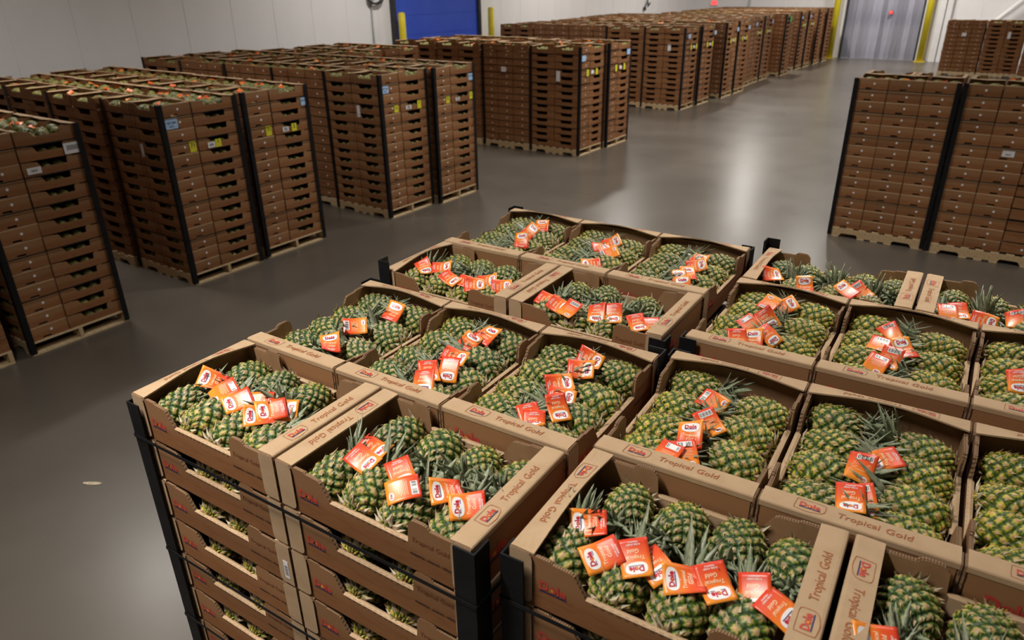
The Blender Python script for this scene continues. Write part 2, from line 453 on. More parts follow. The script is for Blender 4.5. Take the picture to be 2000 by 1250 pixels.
t = thing('wall_column', 'white boxed column with a dark groove right of the strip curtain', 'column', (DX1 + .75, YW - .02, 0))
mb = MB(); mb.box(-.22, .02, -.22, -.01, 0, CEIL_Z - .02, 'white_paint'); obj('column_half', mb.mesh('column_half'), t)
mb = MB(); mb.box(.06, .26, -.18, -.01, 0, CEIL_Z - .02, 'white_paint'); obj('column_half', mb.mesh('column_half'), t)
mb = MB(); mb.box(.02, .06, -.12, -.01, 0, CEIL_Z - .02, 'metal_grey'); obj('groove_strip', mb.mesh('groove_strip'), t)
t = thing('diagonal_brace', 'white diagonal brace pipe rising behind the far carton stacks', 'pipe', (DX1 + 1.22, YW - .3, 0))
mb = MB(); mb.tube([(0, 0, .1), (1.0, 0, 1.2), (3.4, 0, 3.7)], .085, 'white_paint', 12); obj('pipe', mb.mesh('pipe', True), t)
mb = MB(); mb.box(-.16, .16, -.16, .16, 0, .12, 'white_paint'); obj('foot', mb.mesh('foot'), t)
mb = MB(); mb.box(3.25, 3.55, -.1, .27, 3.55, 3.85, 'white_paint'); obj('bracket', mb.mesh('bracket'), t)

# things hung on the walls
t = thing('cable_coil', 'dark cable coil on a grey conduit beside the blue door', 'cable', (XW + .015, 13.9, 0))
mb = MB(); mb.tube([(.03, 0, .02), (.03, 0, 2.95)], .022, 'metal_grey', 8); obj('conduit', mb.mesh('conduit', True), t)
mb = MB(); mb.box(.0, .09, -.09, .09, 2.93, 3.17, 'metal_grey'); obj('junction_box', mb.mesh('junction_box'), t)
for k in range(3):
    mb = MB(); r = .22 + .03 * k
    mb.tube([(.07 + .02 * k, r * math.cos(a) + .12, 3.0 + r * .6 * math.sin(a)) for a in np.linspace(0, 2 * PI, 22)], .014, 'metal_dark', 6); obj('cable_loop', mb.mesh('cable_loop', True), t)
t = thing('hanging_cable', 'short dark cable hanging on the wall above the far rows', 'cable', (XW + .015, 30.7, 0))
mb = MB(); mb.tube([(.05, .02, 4.2), (.05, 0, 3.2), (.06, -.02, 2.5), (.06, .1, 2.28), (.06, .28, 2.4)], .03, 'metal_dark', 6); obj('cord', mb.mesh('cord', True), t)
mb = MB(); mb.box(.03, .1, -.32, -.2, 2.1, 2.25, 'metal_dark'); mb.tube([(.06, -.02, 2.45), (.06, -.26, 2.24)], .02, 'metal_dark', 6); obj('switch', mb.mesh('switch'), t)
t = thing('exit_sign', 'small glowing red exit light near the far wall corner', 'sign', (-11.55, YW - .015, 2.26))
mb = MB(); mb.box(-.17, .17, -.07, 0, -.11, .11, 'white_paint'); obj('housing', mb.mesh('housing'), t)
mb = MB(); mb.box(-.14, .14, -.078, -.07, -.085, .085, 'red_lamp'); obj('lens', mb.mesh('lens'), t)
t = thing('wall_riser', 'dark riser pipe standing on the far wall behind the rows', 'pipe', (-9.85, YW - .1, 0))
mb = MB(); mb.tube([(0, 0, 0), (0, 0, 1.75), (.02, 0, 2.6)], [.09, .09, .05], 'metal_grey', 10); obj('pipe', mb.mesh('pipe', True), t)
mb = MB(); mb.tube([(0, -.05, 1.6), (0, -.05, 1.75)], .15, 'metal_dark', 10); obj('collar', mb.mesh('collar', True), t)
t = thing('signal_lamp', 'small red signal lamp glowing in front of the strip curtain', 'lamp', (-3.72, YW - .05, 1.9))
mb = MB(); mb.tube([(0, .07, 0), (0, -.02, 0)], .085, 'metal_dark', 12); mb.box(-.003, .003, .02, .026, 0, DH - 1.9, 'metal_grey'); obj('housing', mb.mesh('housing'), t)
mb = MB(); mb.tube([(0, -.02, 0), (0, -.05, 0)], [.07, .05], 'red_lamp', 12); obj('lens', mb.mesh('lens', True), t)
t = tag(obj('paper_scrap', None, None, (-3.13, .94, 0), (0, 0, .5)), 'torn pale paper scrap lying alone on the concrete floor', 'scrap')
mb = MB(); pts = [(-.07, -.012), (-.02, -.02), (.05, -.012), (.075, .004), (.03, .018), (-.04, .012), (-.075, .006)]
mb.prism(pts, lambda p, k: (p[0], p[1], .004 + .02 * abs(p[0]) + k), -.003, 'husk'); obj('torn_sheet', mb.mesh('torn_sheet'), t)

# lamps
mbh = MB(); mbh.box(-.17, .17, -.62, .62, .03, .11, 'white_paint'); mbh.box(-.2, .2, -.65, .65, .0, .03, 'metal_grey'); hm = mbh.mesh('housing')
mbd = MB(); mbd.box(-.16, .16, -.6, .6, -.02, 0, 'lamp'); dm = mbd.mesh('diffuser')
mbr = MB(); mbr.tube([(0, -.45, .1), (0, -.45, CEIL_Z - LAMP_Z)], .008, 'metal_grey', 6); mbr.tube([(0, .45, .1), (0, .45, CEIL_Z - LAMP_Z)], .008, 'metal_grey', 6); rm = mbr.mesh('rod')
for i, (x, y, pw, spread) in enumerate(LAMPS):
    t = thing('high_bay_lamp', 'white linear high-bay lamp hung from the ceiling', 'lamp', (x, y, LAMP_Z), 0, 'high-bay lamps under the ceiling')
    obj('housing', hm, t); obj('diffuser', dm, t); obj('hanger', rm, t)
    ld = bpy.data.lights.new('lamp_light', 'AREA'); ld.shape = 'RECTANGLE'; ld.size = .34; ld.size_y = 1.25; ld.energy = pw; ld.color = (1, .955, .89); ld.spread = math.radians(spread)
    lo = bpy.data.objects.new('lamp_light', ld); C.objects.link(lo); lo.parent = t; lo.location = (0, 0, -.03)

# ------------------------------------------------------------------ cartons
L = .1427          # height of one layer
PZ = .14           # height of a pallet
LG = .056          # ledge width

def ledge_z(x, y, lift=.0):
    """top of the folded ledge at the +x end; on some cartons the inner edge springs up in the middle"""
    t = min(max((.298 - x) / LG, 0), 1)
    return L - .0004 + (lift * math.cos(PI * min(abs(y) / .2, 1) / 2) ** 1.2 - .002) * t ** 1.3

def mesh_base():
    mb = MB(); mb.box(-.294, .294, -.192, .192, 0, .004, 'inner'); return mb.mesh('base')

SIDE = [(-.296, 0), (.296, 0), (.296, .128), (.185, .130), (.176, .1385), (.168, .1405), (.142, .1405), (.134, .138), (.124, .126), (.120, .075), (-.123, .075),
        (-.150, .122), (-.158, .1265), (-.200, .129), (-.205, .1335), (-.296, .1345)]
def mesh_side(rim=True):
    mb = MB()
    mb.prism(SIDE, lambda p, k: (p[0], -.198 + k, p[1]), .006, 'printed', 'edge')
    # inner face in kraft toned down for the inside shade
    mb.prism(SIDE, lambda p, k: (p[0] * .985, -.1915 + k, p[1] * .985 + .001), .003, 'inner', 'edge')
    # folded rim of the low wall with its punched slits
    v = [(-.123, -.1985, .075), (.120, -.1985, .075), (.120, -.190, .0775), (-.123, -.190, .0775), (-.118, -.1835, .074), (.114, -.1835, .074), (-.118, -.182, .03), (.114, -.182, .03)]
    mb.add(v, [(0, 1, 2, 3), (3, 2, 5, 4), (4, 5, 7, 6)], 'kraft')
    for k in range(13):
        x = -.108 + k * .0175
        mb.add([(x, -.1990, .0715), (x + .009, -.1990, .0715), (x + .009, -.1955, .0763), (x, -.1955, .0763)], [(0, 1, 2, 3)], 'dark_slit')
    return mb.mesh('side_wall')

def mesh_end():
    mb = MB()
    mb.box(.292, .298, -.194, .194, .026, .138, 'printed')
    mb.box(.292, .298, -.194, -.062, 0, .026, 'printed'); mb.box(.292, .298, .022, .194, 0, .026, 'printed')
    # inner lining, leaning in under the ledge
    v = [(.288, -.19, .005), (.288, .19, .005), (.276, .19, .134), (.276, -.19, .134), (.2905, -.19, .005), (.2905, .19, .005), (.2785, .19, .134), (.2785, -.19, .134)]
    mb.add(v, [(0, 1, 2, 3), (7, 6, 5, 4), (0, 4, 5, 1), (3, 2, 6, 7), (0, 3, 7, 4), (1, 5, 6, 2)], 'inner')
    return mb.mesh('end_wall')

def mesh_ledge(lift, ny=11):
    mb = MB()
    xs = [.2990, .2988, .2965, .291, .278, .262, .298 - LG]
    zs = [-.016, -.004, -.0012, 0, 0, 0, 0]
    v = []; f = []
    for j in range(ny):
        y = -.1985 + .397 * j / (ny - 1)
        top = [(x, y, ledge_z(x, y, lift) + z) for x, z in zip(xs, zs)]
        bot = [(x - (.004 if i < 2 else 0), y, z - (0 if i < 2 else .0045)) for i, (x, yy, z) in enumerate(top)]
        v += top + bot[::-1]
    n = 14
    for j in range(ny - 1):
        for i in range(n):
            f.append((j * n + i, j * n + (i + 1) % n, (j + 1) * n + (i + 1) % n, (j + 1) * n + i))
    f.append(tuple(range(n - 1, -1, -1))); f.append(tuple((ny - 1) * n + i for i in range(n)))
    mb.add(v, f, 'kraft')
    return mb.mesh('top_ledge')

def mesh_flap(r=.016):
    """tuck flap of the end wall on the outside of the side wall, at +x, -y"""
    x0, x1, z0, z1 = .245, .2985, .006, L - .004
    pts = [(x1, z0), (x1, z1)]
    for cx, cz, a0 in ((x0 + r, z1 - r, 90), (x0 + r, z0 + r, 180)):
        for i in range(5):
            a = math.radians(a0 + 90 * i / 4); pts.append((cx + r * math.cos(a), cz + r * math.sin(a)))
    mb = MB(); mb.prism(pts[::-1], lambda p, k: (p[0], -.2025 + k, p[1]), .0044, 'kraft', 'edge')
    return mb.mesh('corner_flap')

def dole(mb, fn, cx, cy, w, red, blue, sun, bold=.03):
    put_text(mb, 'Dole', w, cx, cy, fn, red, 0, bold)
    h = w * .055
    mb.add([fn(cx - w * .5, cy - w * .27), fn(cx + w * .52, cy - w * .27), fn(cx + w * .52, cy - w * .27 + h), fn(cx - w * .5, cy - w * .27 + h)], [(0, 1, 2, 3)], blue)
    mb.disc(lambda a, b2: fn(cx - w * .055 + a, cy - w * .075 + b2), w * .085, sun, 10)

def mesh_ledge_print(lift):
    mb = MB()
    fn = lambda s, t: (.272 - t, s, ledge_z(.272 - t, s, lift) + .0012)
    ribbon(mb, [(x - .095, y) for x, y in shield_pts(.066, .042)], .0015, fn, 'ink_brown')
    dole(mb, fn, -.095, .003, .044, 'ink_red', 'ink_blue', 'ink_yellow')
    put_text(mb, 'Tropical', .084, .004, -.0005, fn, 'ink_brown', .12, .006)
    put_text(mb, 'Gold', .052, .084, .0015, fn, 'ink_brown', .12, .006)
    return mb.mesh('lettering')

def mesh_side_print():
    mb = MB(); fn = lambda s, t: (s, -.1988, t)
    dole(mb, fn, -.198, .066, .062, 'ink_red', 'ink_blue', 'ink_yellow', .04)
    put_text(mb, 'Tropical Gold', .105, .183, .088, fn, 'ink_faint', .15, .01)
    put_text(mb, 'PINEAPPLE \u2022 ANANAS \u2022 PI\u00d1AS', .116, .182, .048, fn, 'ink_black', 0, .03, 1)
    return mb.mesh('lettering')

def mesh_end_print():
    mb = MB(); fn = lambda s, t: (.2988, s, t)
    dole(mb, fn, -.115, .072, .085, 'ink_red', 'ink_blue', 'ink_yellow', .04)
    return mb.mesh('lettering')

ME = {'base': mesh_base(), 'side': mesh_side(), 'end': mesh_end(), 'ledge': mesh_ledge(0), 'ledge_bow': mesh_ledge(.021), 'flap': mesh_flap(),
      'ledge_print': mesh_ledge_print(0), 'ledge_print_bow': mesh_ledge_print(.021), 'side_print': mesh_side_print(), 'end_print': mesh_end_print()}
fm = ME['flap'].copy(); fm.transform(Matrix.Scale(-1, 4, (1, 0, 0))); fm.flip_normals(); ME['flap_m'] = fm
mb = MB(); mb.disc(lambda a, b2: (.2989, .034 + a, .074 + b2), .0125, 'paper', 12); ME['sticker'] = mb.mesh('sticker')

SHRINK = Matrix.Diagonal((.984, .976, 1, 1))
def full_carton(label, group, T, top=True, bow=None):
    c = tag(obj('fruit_carton', None), label, 'carton', group)
    c.empty_display_size = .05
    c.matrix_world = T @ SHRINK
    obj('base', ME['base'], c)
    for a in (0, PI):
        s = obj('side_wall', ME['side'], c, None, (0, 0, a)); obj('lettering', ME['side_print'], s)
        e = obj('end_wall', ME['end'], c, None, (0, 0, a)); obj('lettering', ME['end_print'], e)
        bw = '_bow' if bow == a else ''
        g = obj('top_ledge', ME['ledge' + bw], c, None, (0, 0, a))
        if top: obj('lettering', ME['ledge_print' + bw], g)
        obj('corner_flap', ME['flap'], c, None, (0, 0, a)); obj('corner_flap', ME['flap_m'], c, None, (0, 0, a))
    return c

# one-piece carton for the stacks across the hall
def mesh_far():
    mb = MB()
    for a in (0, PI):
        T = Matrix.Rotation(a, 4, 'Z')
        mb.prism(SIDE, lambda p, k: (p[0], -.198 + k, p[1]), .006, 'printed', 'printed', T)
        mb.box(.292, .298, -.194, .194, .026, .138, 'printed', T)
        mb.box(.292, .298, -.194, -.062, 0, .026, 'printed', T); mb.box(.292, .298, .022, .194, 0, .026, 'printed', T)
        v = [(.2995, -.1985, .130), (.2995, .1985, .130), (.2965, .1985, L - .001), (.2965, -.1985, L - .001), (.245, .19, L - .002), (.245, -.19, L - .002), (.245, 0, L - .011), (.2965, 0, L - .001)]
        mb.add(v, [(0, 1, 2, 7, 3), (3, 7, 6, 5), (7, 2, 4, 6)], 'kraft', T)
        for sx in (-1, 1):
            x0, x1 = sorted((sx * .248, sx * .2985))
            mb.box(x0, x1, -.2015, -.198, .008, L - .012, 'printed', T)
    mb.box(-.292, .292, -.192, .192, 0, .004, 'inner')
    return mb.mesh('fruit_carton')
ME['far'] = mesh_far()
mb = MB(); mb.disc(lambda a, b2: (.2992, .034 + a, .076 + b2), .0135, 'paper', 10); ME['sticker_far'] = mb.mesh('sticker')

# ------------------------------------------------------------------ pallet
def board_meshes():
    out = {}
    mb = MB(); mb.box(-.045, .045, 0, 1.0, 0, .019, 'wood'); out['deck'] = mb.mesh('deck_board')
    mb = MB(); mb.box(-.07, .07, 0, 1.0, 0, .019, 'wood'); out['lead'] = mb.mesh('deck_board')
    H = PZ - .038
    p = [(0, 0), (.15, 0), (.165, .028), (.18, .038), (.36, .038), (.375, .028), (.39, 0), (.81, 0), (.825, .028), (.84, .038), (1.02, .038), (1.035, .028), (1.05, 0), (1.2, 0), (1.2, H), (0, H)]
    mb = MB(); mb.prism(p, lambda q, k: (q[0], k, q[1]), .04, 'wood2'); out['stringer'] = mb.mesh('stringer')
    return out
PB = board_meshes()
TOPB = [(.07, 'lead'), (.27, 'deck'), (.435, 'deck'), (.6, 'deck'), (.765, 'deck'), (.93, 'deck'), (1.13, 'lead')]
BOTB = [(.07, 'lead'), (.43, 'deck'), (.6, 'deck'), (.77, 'deck'), (1.13, 'lead')]
def joined_pallet():
    mb = MB()
    def join(me, loc, mat):
        mb.add([tuple(v.co + Vector(loc)) for v in me.vertices], [tuple(p.vertices) for p in me.polygons], mat)
    for x, k in TOPB: join(PB[k], (x, 0, PZ - .019), 'wood')
    for x, k in BOTB: join(PB[k], (x, 0, 0), 'wood')
    for y in (0, .48, .96): join(PB['stringer'], (0, y, .019), 'wood2')
    return mb.mesh('wooden_pallet')
ME['pallet'] = joined_pallet()

def pallet(label, x, y, yaw, parts=True):
    if not parts:
        return tag(obj('wooden_pallet', ME['pallet'], None, (x, y, 0), (0, 0, yaw)), label, 'pallet', 'wooden pallets under the carton stacks')
    t = thing('wooden_pallet', label, 'pallet', (x, y, 0), yaw, 'wooden pallets under the carton stacks')
    for bx, k in TOPB: obj('deck_board', PB[k], t, (bx, 0, PZ - .019))
    for bx, k in BOTB: obj('bottom_board', PB[k], t, (bx, 0, 0))
    for sy in (0, .48, .96): obj('stringer', PB['stringer'], t, (0, sy, .019))
    return t

def guard_mesh(h):
    mb = MB(); mb.box(-.010, .045, -.010, -.0055, 0, h, 'black'); mb.box(-.010, -.0055, -.0055, .045, 0, h, 'black'); return mb.mesh('corner_guard')
def strap_mesh():
    mb = MB(); o = .0115; a, b2, c, d2 = -o, 1.2 + o, -o, 1.0 + o; t = .0012; h = .011
    mb.box(a, b2, c - t, c, 0, h, 'black'); mb.box(a, b2, d2, d2 + t, 0, h, 'black'); mb.box(a - t, a, c, d2, 0, h, 'black'); mb.box(b2, b2 + t, c, d2, 0, h, 'black')
    return mb.mesh('pallet_strap')
ME['strap'] = strap_mesh()
_gm = {}
ORD = ['top', 'second', 'third', 'fourth', 'fifth', 'sixth', 'seventh', 'eighth', 'ninth', 'tenth', 'eleventh', 'twelfth', 'thirteenth', 'fourteenth', 'fifteenth']
def lay(n): return 'top layer' if n == 0 else ORD[n] + ' layer down'

def guards(phrase, x, y, yaw, h, corners, extra={}):
    T = Matrix.Translation((x, y, 0)) @ Matrix.Rotation(yaw, 4, 'Z')
    spec = {'near left': (0, 0, 0), 'near right': (1.2, 0, PI / 2), 'far right': (1.2, 1.0, PI), 'far left': (0, 1.0, -PI / 2)}
    for c in corners:
        u, v, a = spec[c]
        hh = round(h - .02 + extra.get(c, rnd.choice((-.006, .0, .004))), 3)
        if hh not in _gm: _gm[hh] = guard_mesh(hh)
        o = tag(obj('corner_guard', _gm[hh]), 'black plastic corner guard, %s corner of the %s' % (c, phrase), 'corner guard', 'black corner guards on the stacks')
        o.matrix_world = T @ Matrix.Translation((u, v, .02)) @ Matrix.Rotation(a, 4, 'Z')
def straps(phrase, x, y, yaw, layers, after):
    for i, k in enumerate(after):
        z = PZ + (layers - k) * L - .0055
        tag(obj('pallet_strap', ME['strap'], None, (x, y, z), (0, 0, yaw)), 'thin black strap, %s from top, around the %s' % (['first', 'second', 'third', 'fourth', 'fifth'][i], phrase), 'strap', 'black straps around the stacks')

# where the five cartons of a layer sit: 'two' row along the near edge, 'three' row behind it (or the other way round)
def slots(flip):
    a, b2 = (.8, .3) if flip else (.2, .7)
    return [(.3, a, 0.), (.9, a, 0.), (.2, b2, PI / 2), (.6, b2, PI / 2), (1.0, b2, PI / 2)]
def slot_names(flip):
    two = ['back left', 'back right'] if flip else ['front left', 'front right']
    r = 'front' if flip else 'back'
    return two + [r + ' left', r + ' middle', r + ' right']

# fruit rows (along the carton; far/left row, near/right row) and tags (place and tilt), in carton coordinates
PINES = {
    'A1': ([-0.19, -0.063, 0.079], [-0.222, -0.096, 0.03, 0.156]),
    'A2': ([-0.173, -0.03, 0.096, 0.222], [-0.203, -0.077, 0.049, 0.182]),
    'A3': ([-0.156, -0.03, 0.096, 0.222], [-0.089, 0.062, 0.218]),
    'A4': ([-0.156, -0.03, 0.096, 0.222], [-0.074, 0.061, 0.21]),
    'A5': ([-0.156, -0.03, 0.096, 0.222], [-0.08, 0.046, 0.213]),
    'B1': ([-0.163, -0.037, 0.089], [-0.214, -0.088, 0.038, 0.164]),
    'B2': ([-0.181, -0.055, 0.11], [-0.192, -0.066, 0.06, 0.186]),
    'B3': ([-0.035, 0.096, 0.222], [-0.053, 0.073, 0.222]),
    'B4': ([-0.041, 0.096, 0.222], [-0.078, 0.048, 0.174]),
    'B5': ([-0.03, 0.096, 0.222], [-0.078, 0.048, 0.202]),
    'C1': ([-0.161, -0.035, 0.091, 0.217], [-0.222, -0.083, 0.043, 0.169]),
    'C2': ([-0.178, -0.051], []),
    'C3': ([-0.181, -0.055, 0.072, 0.222], [-0.097, 0.034, 0.165]),
    'C4': ([-0.159, -0.033, 0.096, 0.222], [-0.195, -0.069, 0.057, 0.183]),
    'C5': ([-0.191, -0.065, 0.061, 0.21], []),
    'D1': ([-0.222, -0.12, -0.006, 0.108, 0.222], [-0.119, 0.02, 0.151]),
    'D2': ([-0.2, -0.069], [-0.222, -0.096]),
    'D3': ([-0.032, 0.096, 0.222], [-0.096, 0.067, 0.208]),
    'D4': ([-0.064, 0.078, 0.222], [-0.128, 0.009, 0.174]),
    'D5': ([-0.035, 0.091, 0.221], []),
}
TAGS = {
    'A1': [(-0.179, -0.012, 0.142, 0.48, -0.47, 1.98), (-0.095, -0.039, 0.146, -2.9, 0.29, -0.36), (-0.007, -0.06, 0.15, -0.17, -0.5, 2.76), (0.034, -0.028, 0.142, -0.01, -0.5, 2.21), (0.101, -0.079, 0.146, 0.29, -0.43, 2.44), (0.113, -0.043, 0.15, -0.1, -0.6, 2.51), (0.13, -0.017, 0.142, -0.2, 0.71, -1.01)],
    'A2': [(-0.134, -0.019, 0.142, -0.3, 0.13, -1.52), (-0.116, -0.076, 0.146, -0.22, 0.34, -1.72), (-0.003, -0.07, 0.15, -0.47, 0.19, -2.2), (0.124, -0.06, 0.142, 0.23, -0.4, 2.43), (0.202, -0.081, 0.146, -0.2, -0.6, 2.28), (0.042, -0.116, 0.15, -2.96, 0.37, -0.73)],
    'C1': [(-0.19, -0.041, 0.142, -0.14, -0.5, 2.08), (-0.124, -0.119, 0.146, -0.4, -0.44, 2.5), (-0.064, -0.096, 0.15, -0.42, 0.19, -2.63), (-0.023, -0.084, 0.142, -0.07, 0.36, -2.18), (0.036, -0.098, 0.146, 0.06, -0.27, 2.09), (0.097, -0.078, 0.15, -0.49, 0.12, -2.47), (0.167, -0.059, 0.142, -0.5, 0.34, -3.0), (0.219, -0.077, 0.146, -0.24, 0.16, -1.88)],
    'C2': [(-0.224, -0.062, 0.142, 0.01, -0.49, 1.95)],
    'A3': [(0.138, -0.056, 0.142, 0.56, 0.24, -1.32), (-0.028, -0.028, 0.146, -3.05, -0.67, 0.76), (-0.168, -0.059, 0.15, 0.34, 0.16, -0.67)],
    'A4': [(0.088, -0.024, 0.142, 0.35, 0.37, -1.45), (0.149, -0.053, 0.146, 0.27, 0.19, -1.71), (-0.036, -0.056, 0.15, -0.35, 0.41, -3.04), (-0.14, -0.038, 0.142, -0.41, -0.09, 2.39), (-0.105, -0.085, 0.146, -0.8, 0.04, 1.83), (-0.207, -0.073, 0.15, -0.56, 0.01, 2.09)],
    'A5': [(0.178, -0.013, 0.142, -0.25, 0.53, -3.13), (0.103, -0.022, 0.146, -0.08, 0.63, -2.77), (-0.13, -0.075, 0.15, -0.67, -0.09, 2.51), (-0.056, -0.045, 0.142, -0.1, 0.34, -2.85), (-0.007, -0.017, 0.146, 0.15, 0.58, -2.4), (-0.202, -0.03, 0.15, -0.51, 0.05, 2.41), (-0.221, -0.052, 0.142, -0.45, 0.02, 2.06)],
    'C3': [(0.082, 0.011, 0.142, -3.02, -0.34, -0.29), (-0.037, -0.012, 0.146, -2.71, -0.25, -0.77), (-0.118, 0.007, 0.15, 0.43, -0.08, -1.31), (-0.224, 0.032, 0.142, -2.76, -0.02, -1.78), (-0.2, -0.008, 0.146, -2.7, -0.11, -1.07)],
    'C4': [(0.023, -0.021, 0.142, -0.3, -0.26, 0.66), (-0.043, 0.017, 0.146, -2.65, 0.11, -1.57), (-0.184, 0.02, 0.15, -0.43, 0.13, 1.73), (-0.166, 0.003, 0.142, -2.51, -0.3, -1.31)],
    'C5': [],
    'B1': [(-0.189, -0.07, 0.142, -0.46, 0.14, -2.12), (-0.121, -0.042, 0.146, -0.04, 0.4, -1.01), (-0.01, -0.134, 0.15, -0.35, 0.25, -1.74), (0.052, -0.111, 0.142, -0.22, 0.39, -1.46), (0.104, -0.129, 0.146, -0.04, 0.52, -1.01), (0.13, -0.082, 0.15, 0.06, 0.51, -1.01), (0.202, -0.084, 0.142, -0.06, 0.67, -1.01)],
    'B2': [(-0.189, -0.103, 0.142, -0.21, 0.44, -1.71), (-0.124, -0.135, 0.146, -0.28, 0.51, -1.77), (-0.073, -0.152, 0.15, -2.79, 0.16, -0.17), (0.022, -0.121, 0.142, -0.58, 0.08, -2.77), (0.074, -0.1, 0.146, -0.78, 0.11, -2.77), (0.184, -0.137, 0.15, -0.35, 0.1, -2.4), (0.234, -0.12, 0.142, -0.61, -0.08, -2.43)],
    'B3': [(0.048, -0.043, 0.142, 0.72, 0.49, -1.73), (0.146, -0.049, 0.146, 0.45, -0.06, -1.15), (-0.099, -0.09, 0.15, 0.75, -0.05, -1.15)],
    'B4': [(-0.036, -0.09, 0.142, 2.93, -0.46, 0.88), (0.002, -0.033, 0.146, 0.05, 0.23, -2.35), (0.063, -0.052, 0.15, 0.33, 0.57, -2.22), (-0.198, -0.085, 0.142, -0.04, -0.53, 0.56)],
    'B5': [(0.077, -0.045, 0.142, 0.29, 0.27, -1.6), (-0.003, -0.062, 0.146, 0.13, 0.53, -2.58), (-0.112, -0.067, 0.15, 0.31, -0.03, -1.1), (-0.153, -0.054, 0.142, 0.67, 0.02, -0.92), (-0.225, -0.087, 0.146, 0.57, 0.03, -1.05)],
    'D3': [(0.14, -0.01, 0.142, 0.41, 0.46, -2.26), (0.122, 0.038, 0.146, 2.84, -0.11, 1.33), (-0.025, 0.004, 0.15, -0.71, 0.45, 2.4), (-0.077, 0.045, 0.142, -2.75, -0.34, -0.55), (-0.22, 0.048, 0.146, -0.54, 0.04, 2.02), (-0.144, -0.028, 0.15, -0.59, 0.25, 2.73), (-0.185, 0.007, 0.142, 0.59, -0.1, -1.32)],
    'D4': [(-0.013, 0.06, 0.142, -2.98, 0.03, -1.68), (0.095, 0.037, 0.146, -2.84, -0.13, -0.88), (-0.024, -0.007, 0.15, 0.24, -0.05, -0.93), (-0.149, 0.047, 0.142, -2.72, 0.17, -1.73), (-0.105, 0.022, 0.146, -2.58, 0.01, -1.71)],
    'D5': [(-0.057, 0.087, 0.142, -0.63, 0.19, 1.7)],
    'D1': [(-0.211, -0.077, 0.142, -0.17, 0.65, -1.01), (-0.071, -0.153, 0.146, 0.57, -0.03, 0.49), (0.069, -0.116, 0.15, 0.34, -0.31, 1.07), (0.115, -0.089, 0.142, -2.61, -0.41, 0.9)],
    'D2': [(-0.164, -0.106, 0.142, -0.55, 0.09, -2.79), (-0.201, -0.138, 0.146, -2.67, -0.04, 0.25), (-0.095, -0.168, 0.15, -0.18, 0.72, -1.72), (-0.001, -0.076, 0.142, -2.64, -0.2, 0.09)],
}

